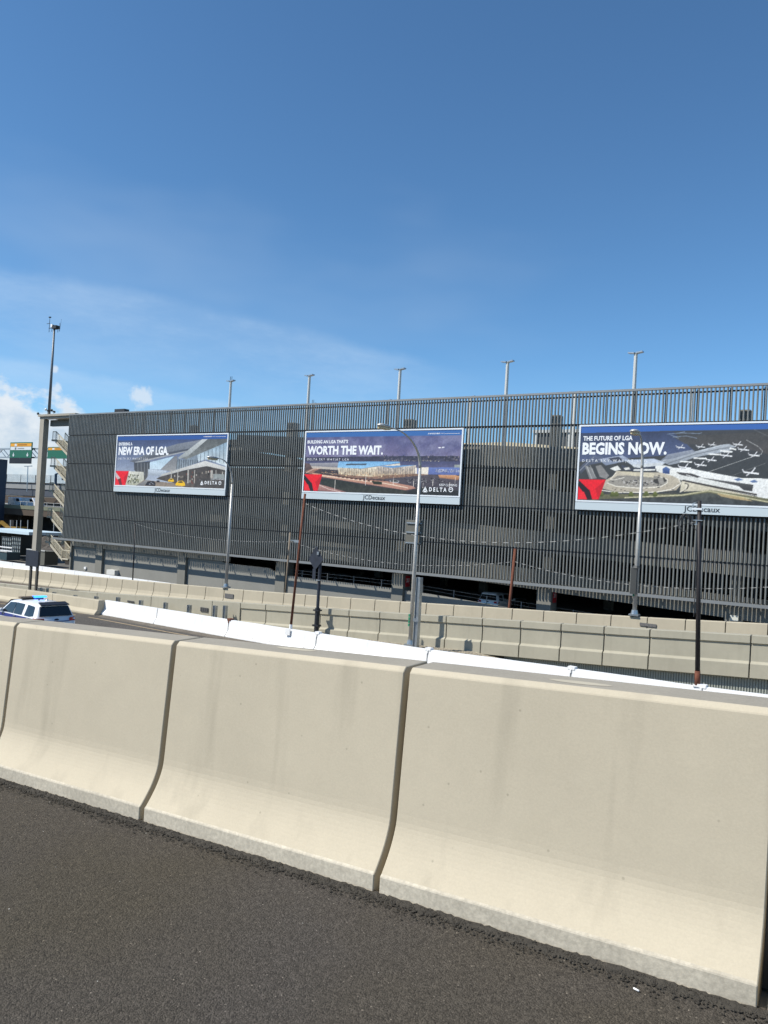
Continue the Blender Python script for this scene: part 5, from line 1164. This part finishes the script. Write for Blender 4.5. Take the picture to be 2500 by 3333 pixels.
dsign(34, 1440, 102, 1490, 'green direction sign with orange and white bands, left of the stair tower', True, True)
dsign(156, 1455, 226, 1493, 'green direction sign with orange band, seen through the stair tower', False, False)
# dark building at the left edge
o, x0, x1, z0, z1 = bx('office_building', 'dark blue grey building cut by the left picture edge', 'building', -160, 1484, 26, 1800, 84, 8, mat('slate_cladding', (.045, .058, .085), .55, var=.1, vscale=.4), zb=-8.6)
for i in range(5): sub(o, 'cladding_band', (x0, 83.95, z0+3.2*i+2.4), (x1+.04, 84.01, z0+3.2*i+2.5), DARKM)
# overpasses
def deck(name, lab, px, yt, yb, Y, dep, m_, extra=None):
    a = at(px, yt, Y); b = at(px, yb, Y); mb = MB((-140, Y, b.z)); mb.box((-230, Y, b.z), (-95, Y+dep, a.z)); o = mb.build(name, m_); tag(o, lab, 'overpass'); return o, a.z, b.z
BR = mat('brown_girder', (.075, .055, .04), .8, var=.1, vscale=.5); BLG = mat('blue_grey_girder', (.06, .07, .09), .6, var=.1)
o, zt2, zb2 = deck('upper_overpass', 'upper overpass with pale barrier and mesh fence behind the stair tower', 60, 1590, 1612, 112, 10, BLG)
sub(o, 'barrier', (-230, 111.8, zt2), (-95, 112.1, zt2+1.35), mat('weathered_concrete', (.25, .26, .26), .9, var=.1, vscale=.3))
sub(o, 'barrier_coping', (-230, 111.6, zt2+1.36), (-95, 112.2, zt2+1.6), DARKM)
fz = at(60, 1545, 112).z
for i in range(22):
    x = -228+6.1*i; sub(o, 'fence_post', (x, 112, zt2+1.6), (x+.12, 112.1, fz), DARKM)
mb = MB()
for i in range(260): mb.box((-230+.52*i, 112.03, zt2+1.6), (-230+.52*i+.03, 112.06, fz))
for i in range(7): zz = zt2+1.6+(fz-zt2-1.6)*i/6; mb.box((-230, 112.03, zz-.02), (-95, 112.06, zz+.02))
c = mb.build('fence_mesh', DARKM, o); c.location = -Vector(o.location); c['kind'] = 'stuff'
for x in np.arange(-225, -100, 22): sub(o, 'pier', (x, 114, -8.6), (x+1.6, 118, zb2-.01), TCONC)
o, zt3, zb3 = deck('middle_overpass', 'brown overpass girder under the upper one', 60, 1614, 1640, 104, 7, BR)
o, zt4, zb4 = deck('lower_overpass', 'lower overpass with railing and olive verge behind the stair tower', 60, 1656, 1676, 92, 9, BR)
sub(o, 'parapet', (-230, 91.9, zt4+.002), (-95, 92.05, zt4+.75), mat('olive_concrete', (.16, .17, .12), .9, var=.1))
for i in range(60): x = -228+2.2*i; sub(o, 'rail_post', (x, 91.95, zt4+.76), (x+.08, 92.0, zt4+1.5), PALEM)
sub(o, 'rail', (-230, 91.95, zt4+1.5), (-95, 92.0, zt4+1.56), PALEM)
for x in np.arange(-220, -100, 17): sub(o, 'pier', (x, 95, -8.6), (x+1.2, 97, zb4-.01), BR)
sub(o, 'shade_panel', (-230, 97.2, -8.6), (-95, 97.6, zb4-.01), mat('shade_black', (.03, .027, .024), .95, var=.4, vscale=.6))  # near-black sheet standing in for the shade beneath the overpass
# vans on the lower overpass
def van(px, py, Y, lab):
    a = at(px, py, Y); c = Vector((a.x, Y, a.z)); th = thing('white_van', lab, 'van', c, 'white vans on the lower overpass')
    mb = MB(c); mb.prism([(c.x-2.6, Y, c.z+.4), (c.x-2.6, Y, c.z+2.2), (c.x+1.2, Y, c.z+2.25), (c.x+2.1, Y, c.z+1.3), (c.x+2.7, Y, c.z+1.15), (c.x+2.7, Y, c.z+.4)], (0, 0, 0), (0, 1.9, 0)); o = mb.build('body', CARW, th); o.location = (0, 0, 0); bevel(o, .08)
    mb = MB(c); mb.prism([(c.x+.3, Y-.01, c.z+1.4), (c.x+.3, Y-.01, c.z+2.0), (c.x+1.15, Y-.01, c.z+2.0), (c.x+1.8, Y-.01, c.z+1.35)], (0, 0, 0), (0, -.01, 0)); o = mb.build('side_window', GLASS, th); o.location = (0, 0, 0)
    for dx in (-1.7, 1.8): mb = MB(c); mb.tube([(c.x+dx, Y-.03, c.z+.36), (c.x+dx, Y+.2, c.z+.36)], .36, 14); o = mb.build('wheel', BLK, th); o.location = (0, 0, 0)
van(48, 1653, 95, 'white van on the lower overpass, left one'); van(92, 1655, 95, 'white van on the lower overpass, next to the tower column')
# thin light pole and blue lamp on the overpass
a = at(88, 1600, 111); b = at(91, 1518, 111); mb = MB(a); mb.tube([a, b], .12, 6); mb.beam(b+Vector((-1.4, 0, 0)), b+Vector((1.6, 0, .1)), .3, .2); o = mb.build('light_pole', GALV); tag(o, 'thin pale light pole with small double head under the hanging green sign', 'lamp post')
a = at(181, 1600, 111); b = at(182, 1543, 111); mb = MB(a); mb.tube([a, b], .3, 8); mb.tube([b, b+Vector((1.4, 0, .2)), b+Vector((2.6, 0, 0)), b+Vector((2.7, 0, -1.4))], .2, 6); o = mb.build('blue_lamp_post', mat('navy_paint', (.02, .05, .09), .5)); tag(o, 'dark blue hooked lamp post seen through the stair flights', 'lamp post')
# site office of stacked containers with glazing, in front of the overpasses
Yc = 66.0
o, x0, x1, z0, z1 = bx('site_office', 'low site office with barred glazing and pale roof edge left of the tower column', 'building', -60, 1742, 106, 1830, Yc, 6, mat('dark_green_box', (.035, .045, .045), .6), zb=-8.3)
sub(o, 'roof', (x0-.3, Yc-.4, z1+.002), (x1+9, Yc+6.3, z1+.42), mat('pale_blue_roof', (.55, .66, .72), .5))
GLZ = mat('grey_glazing', (.30, .34, .34), .3, var=.3, vscale=2)
for px0_, px1_ in ((9, 36), (40, 67)):
    a = at(px0_, 1746, Yc); b = at(px1_, 1800, Yc); sub(o, 'window', (a.x, Yc-.05, b.z), (b.x, Yc-.003, a.z), GLZ)
    for i in range(6): x = a.x+(b.x-a.x)*i/5; sub(o, 'mullion', (x-.05, Yc-.12, b.z), (x+.05, Yc-.052, a.z), DARKM)
    for i in range(5): z = a.z+(b.z-a.z)*i/4; sub(o, 'transom', (a.x, Yc-.16, z-.04), (b.x, Yc-.125, z+.04), DARKM)
for yy in (1779, 1790):
    a = at(0, yy, 63); b = at(40, yy+3, 63); mb = MB(a); mb.beam(a, Vector((b.x, 63, a.z)), .06, .14); t_ = mb.build('site_rail', WHITE); tag(t_, 'white horizontal rail in front of the site office, '+('upper' if yy == 1779 else 'lower')+' one', 'rail')
a = at(52, 1822, 71); 
for i, (px0_, px1_, py0_, py1_, m_, lab, cat, nm) in enumerate(((34, 66, 1803, 1840, mat('dark_teal', (.03, .06, .07), .5, var=.2), 'dark teal box under the barred glazing', 'container', 'teal_container'), (172, 190, 1800, 1840, mat('grey_shed', (.12, .12, .10), .8), 'small grey cabin under the stair flights', 'cabin', 'grey_cabin'))):
    o, x0, x1, z0, z1 = bx(nm, lab, cat, px0_, py0_, px1_, py1_, 62.5, 2.0, m_, zb=-8.3); sub(o, 'frame', (x0-.08, 62.4, z1), (x1+.08, 62.6, z1+.12), PALEM); sub(o, 'door', (x0+.3, 62.46, z0), (x0+1.1, 62.495, z1-.15), DARKM)
# yellow digger beyond
c = at(38, 1722, 88); th = thing('excavator', 'yellow machine under the lower overpass, its shade put into the colour', 'excavator', c)
YEL = mat('shade_darkened_yellow', (.22, .13, .015), .6)  # yellow darkened to imitate shade the overpass does not cast here
mb = MB(c); mb.box((c.x-2.4, 88, c.z-1), (c.x+1.5, 90.5, c.z+.5)); o = mb.build('body', YEL, th); o.location = (0, 0, 0); bevel(o, .15)
mb = MB(c); mb.beam((c.x-2, 88.5, c.z+.2), (c.x-4.5, 88.5, c.z+1.2), .5, .6); mb.beam((c.x-4.5, 88.5, c.z+1.2), (c.x-5.5, 88.5, c.z-.6), .35, .4); o = mb.build('boom', YEL, th); o.location = (0, 0, 0)
mb = MB(c); mb.box((c.x-1.2, 88.1, c.z+.5), (c.x+.4, 90, c.z+1.8)); o = mb.build('cab', GLASS, th); o.location = (0, 0, 0)
mb = MB(c); mb.box((c.x-2.6, 87.8, c.z-2.0), (c.x+1.7, 88.5, c.z-1.02)); mb.box((c.x-2.6, 90, c.z-2.0), (c.x+1.7, 90.7, c.z-1.02)); o = mb.build('track', BLK, th); o.location = (0, 0, 0)
# site fence posts
for i, px in enumerate((35, 55, 68, 91, 176)):
    a = at(px, 1693, 80); b = at(px-2, 1745, 80); mb = MB(b); mb.tube([b, a], .07, 6); o = mb.build('site_post', PALEM)
    tag(o, ['tall pale post in front of the yellow machine', 'thin pale post right of the yellow machine', 'thin pale post in the middle of the shaded gap under the overpass', 'thin pale post close to the tower column', 'thin pale post seen under the stair flights'][i], 'post', 'thin pale posts under the overpass')
# rough bank beyond the stairs
mb = MB((-120, 82, -8.6)); r = random.Random(9)
nx, ny_ = 60, 8
for i in range(nx):
    for j in range(ny_): mb.v.append(Vector((-175+i*1.6, 82+j*1.2, (-8.6 if j == 0 else -8.6+r.uniform(.6, 2.6)*min(1, j/3))))-mb.o)
for i in range(nx-1):
    for j in range(ny_-1): mb.f.append((i*ny_+j, (i+1)*ny_+j, (i+1)*ny_+j+1, i*ny_+j+1)); mb.m.append(0)
o = mb.build('spoil_bank', mat('dark_spoil', (.07, .06, .05), .95, var=.5, vscale=2)); o['kind'] = 'structure'
S.render.engine = 'CYCLES'
